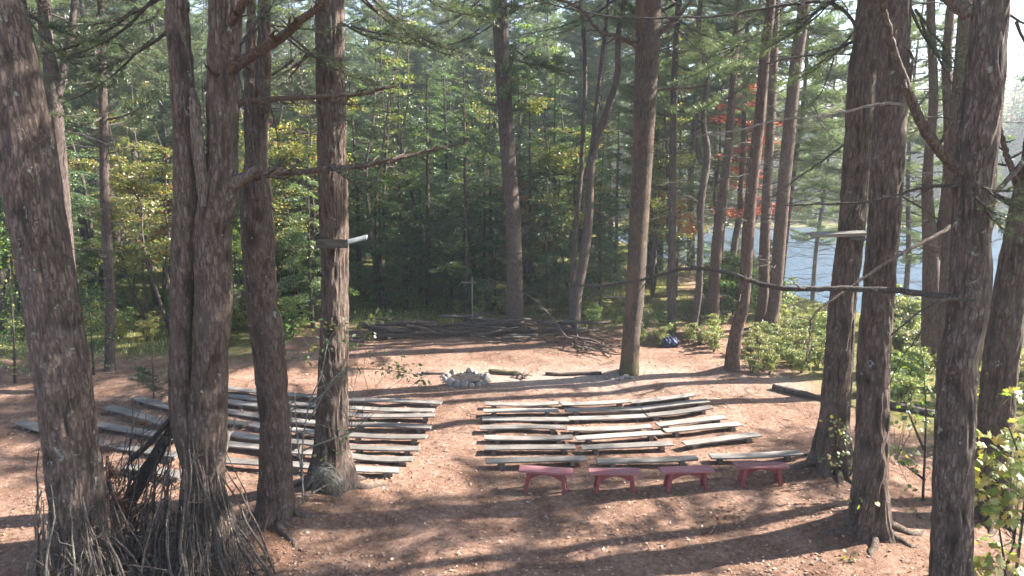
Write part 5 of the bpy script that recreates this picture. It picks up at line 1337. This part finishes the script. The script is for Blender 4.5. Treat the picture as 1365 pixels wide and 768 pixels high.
blades('grass', 'sunlit tufts of grass and low plants on the lake bank and woods floor', 90000, (-28, 26), (22, 60), .30, 15, 'grass', lambda X, Y, r: (clearing(X, Y) < .35) & land(X, Y) & (vnoise(X * .5, Y * .5, 21) > .35))

def far_wood():
    rs = np.random.default_rng(16); C = []; Wd = MB()
    spots = []
    for k in range(1000):
        if k < 620:
            px = rs.uniform(-150, 1500); Y = 118.5 + 70 * rs.uniform(0, 1) ** 2
        else:
            px = rs.uniform(-150, 960); Y = rs.uniform(84, 116)
        x = ray(px, 384)[0] / ray(px, 384)[1] * Y
        if float(H(x, Y)) < -1.5: continue
        spots.append((x, Y))
    for (x, y) in spots:
        z0 = float(H(x, y)); h = rs.uniform(16, 30) if y < 118 else rs.uniform(13, 26)
        Wd.tube([(x, y, z0 - .5), (x + rs.normal(0, .3), y, z0 + h * .95)], [.18, .05], 5, 0)
        con = rs.uniform() < .6; m_ = 620
        t = rs.uniform(.03 if y < 122 and y > 117 else .12, 1, m_); r_ = (2.6 * (1 - t) ** .8 + .2 if con else 2.6 * np.sqrt(np.clip(1 - ((t - .6) / .42) ** 2, 0.02, 1)))
        a = rs.uniform(0, 6.28, m_); rr = r_ * np.sqrt(rs.uniform(.15, 1, m_)) * (1 + .35 * np.sin(3 * a + t * 25))
        C.append(np.stack([x + rr * np.cos(a), y + rr * np.sin(a), z0 + t * h], -1))
    for k in range(420):
        px = rs.uniform(850, 1500); y = rs.uniform(112.5, 121); x = (px - W0 / 2) / FPX * y; z0 = max(-2.5, float(H(x, y))); m_ = 130
        C.append(np.array((x, y, z0)) + np.abs(rs.normal(0, 1, (m_, 3))) * (1, 1, rs.uniform(.8, 2.2)) * rs.choice([-1, 1], (m_, 3)) * (1, 1, 0) + np.array((0, 0, 1)) * np.abs(rs.normal(0, rs.uniform(.8, 1.8), (m_, 1))))
    C = np.concatenate(C); d = rs.normal(0, 1, C.shape); d[:, 2] = d[:, 2] * .4 - .2; nr = np.array((0, 0, 1.)) + rs.normal(0, .5, C.shape)
    V, F = diamonds(C, d, nr, rs.uniform(.35, .8, len(C)), rs.uniform(.25, .5, len(C))); mb = MB(); mb.add(V, F, 0)
    mb.merge(Wd.freeze()) if False else None
    for k_, fl in Wd.F.items():
        mb.F.setdefault((k_[0], 1), []).append(np.concatenate(fl) + mb.n)
    mb.V.append(np.concatenate(Wd.V)); mb.n += Wd.n
    tag(link('far_wood', mb.mesh('far_wood', [M['farwood'], M['bark_far']])), 'distant mixed wood on the far shore and behind the trees', 'wood', None, 'stuff')
far_wood()

# ------------------------------------------------------------------ haze
HAZE = 0.0011
if HAZE > 0:
    m, nt, ns, L = new_mat('haze')
    v = N(nt, 'ShaderNodeVolumePrincipled', inp={'Density': HAZE, 'Color': (.86, .93, 1.0, 1), 'Anisotropy': .3})
    o = N(nt, 'ShaderNodeOutputMaterial'); L.new(v.outputs[0], o.inputs['Volume'])
    mb = MB(); mb.box((0, 195, 27), (860, 650, 66)); ob = link('haze', mb.mesh('haze', m)); tag(ob, kind='stuff')

# ------------------------------------------------------------------ light
SUN_AZ, SUN_EL = R(78), R(37)      # azimuth from +Y towards +X
w = bpy.data.worlds.new('World'); scene.world = w; w.use_nodes = True
nt = w.node_tree; nt.nodes.clear()
sk = nt.nodes.new('ShaderNodeTexSky'); sk.sky_type = 'NISHITA'; sk.sun_disc = False; sk.sun_elevation = SUN_EL; sk.sun_rotation = SUN_AZ
sk.air_density = 1.0; sk.dust_density = 1.0; sk.ozone_density = 1.0
bg = nt.nodes.new('ShaderNodeBackground'); bg.inputs[1].default_value = .08
ow = nt.nodes.new('ShaderNodeOutputWorld'); nt.links.new(sk.outputs[0], bg.inputs[0]); nt.links.new(bg.outputs[0], ow.inputs[0])
ld = bpy.data.lights.new('sun', 'SUN'); ld.energy = 5.0; ld.angle = R(.5); ld.color = (1.0, .94, .86)
so = bpy.data.objects.new('sun', ld); COL.objects.link(so)
sdir = Vector((math.sin(SUN_AZ) * math.cos(SUN_EL), math.cos(SUN_AZ) * math.cos(SUN_EL), math.sin(SUN_EL)))
so.rotation_euler = sdir.to_track_quat('Z', 'Y').to_euler()
so.location = (20, 20, 60)
vs = scene.view_settings; vs.view_transform = 'Standard'; vs.look = 'None'; vs.gamma = 1; vs.exposure = 2.55; vs.use_curve_mapping = False
scene.render.engine = 'CYCLES'
c = scene.cycles
c.use_denoising = True
c.use_adaptive_sampling = True; c.adaptive_threshold = .02
c.max_bounces = 5; c.diffuse_bounces = 3; c.glossy_bounces = 2; c.transmission_bounces = 2; c.transparent_max_bounces = 4; c.volume_bounces = 0
c.caustics_reflective = False; c.caustics_refractive = False
c.sample_clamp_indirect = 6
for o in list(bpy.data.objects):
    if '_y' in o.keys(): del o['_y']
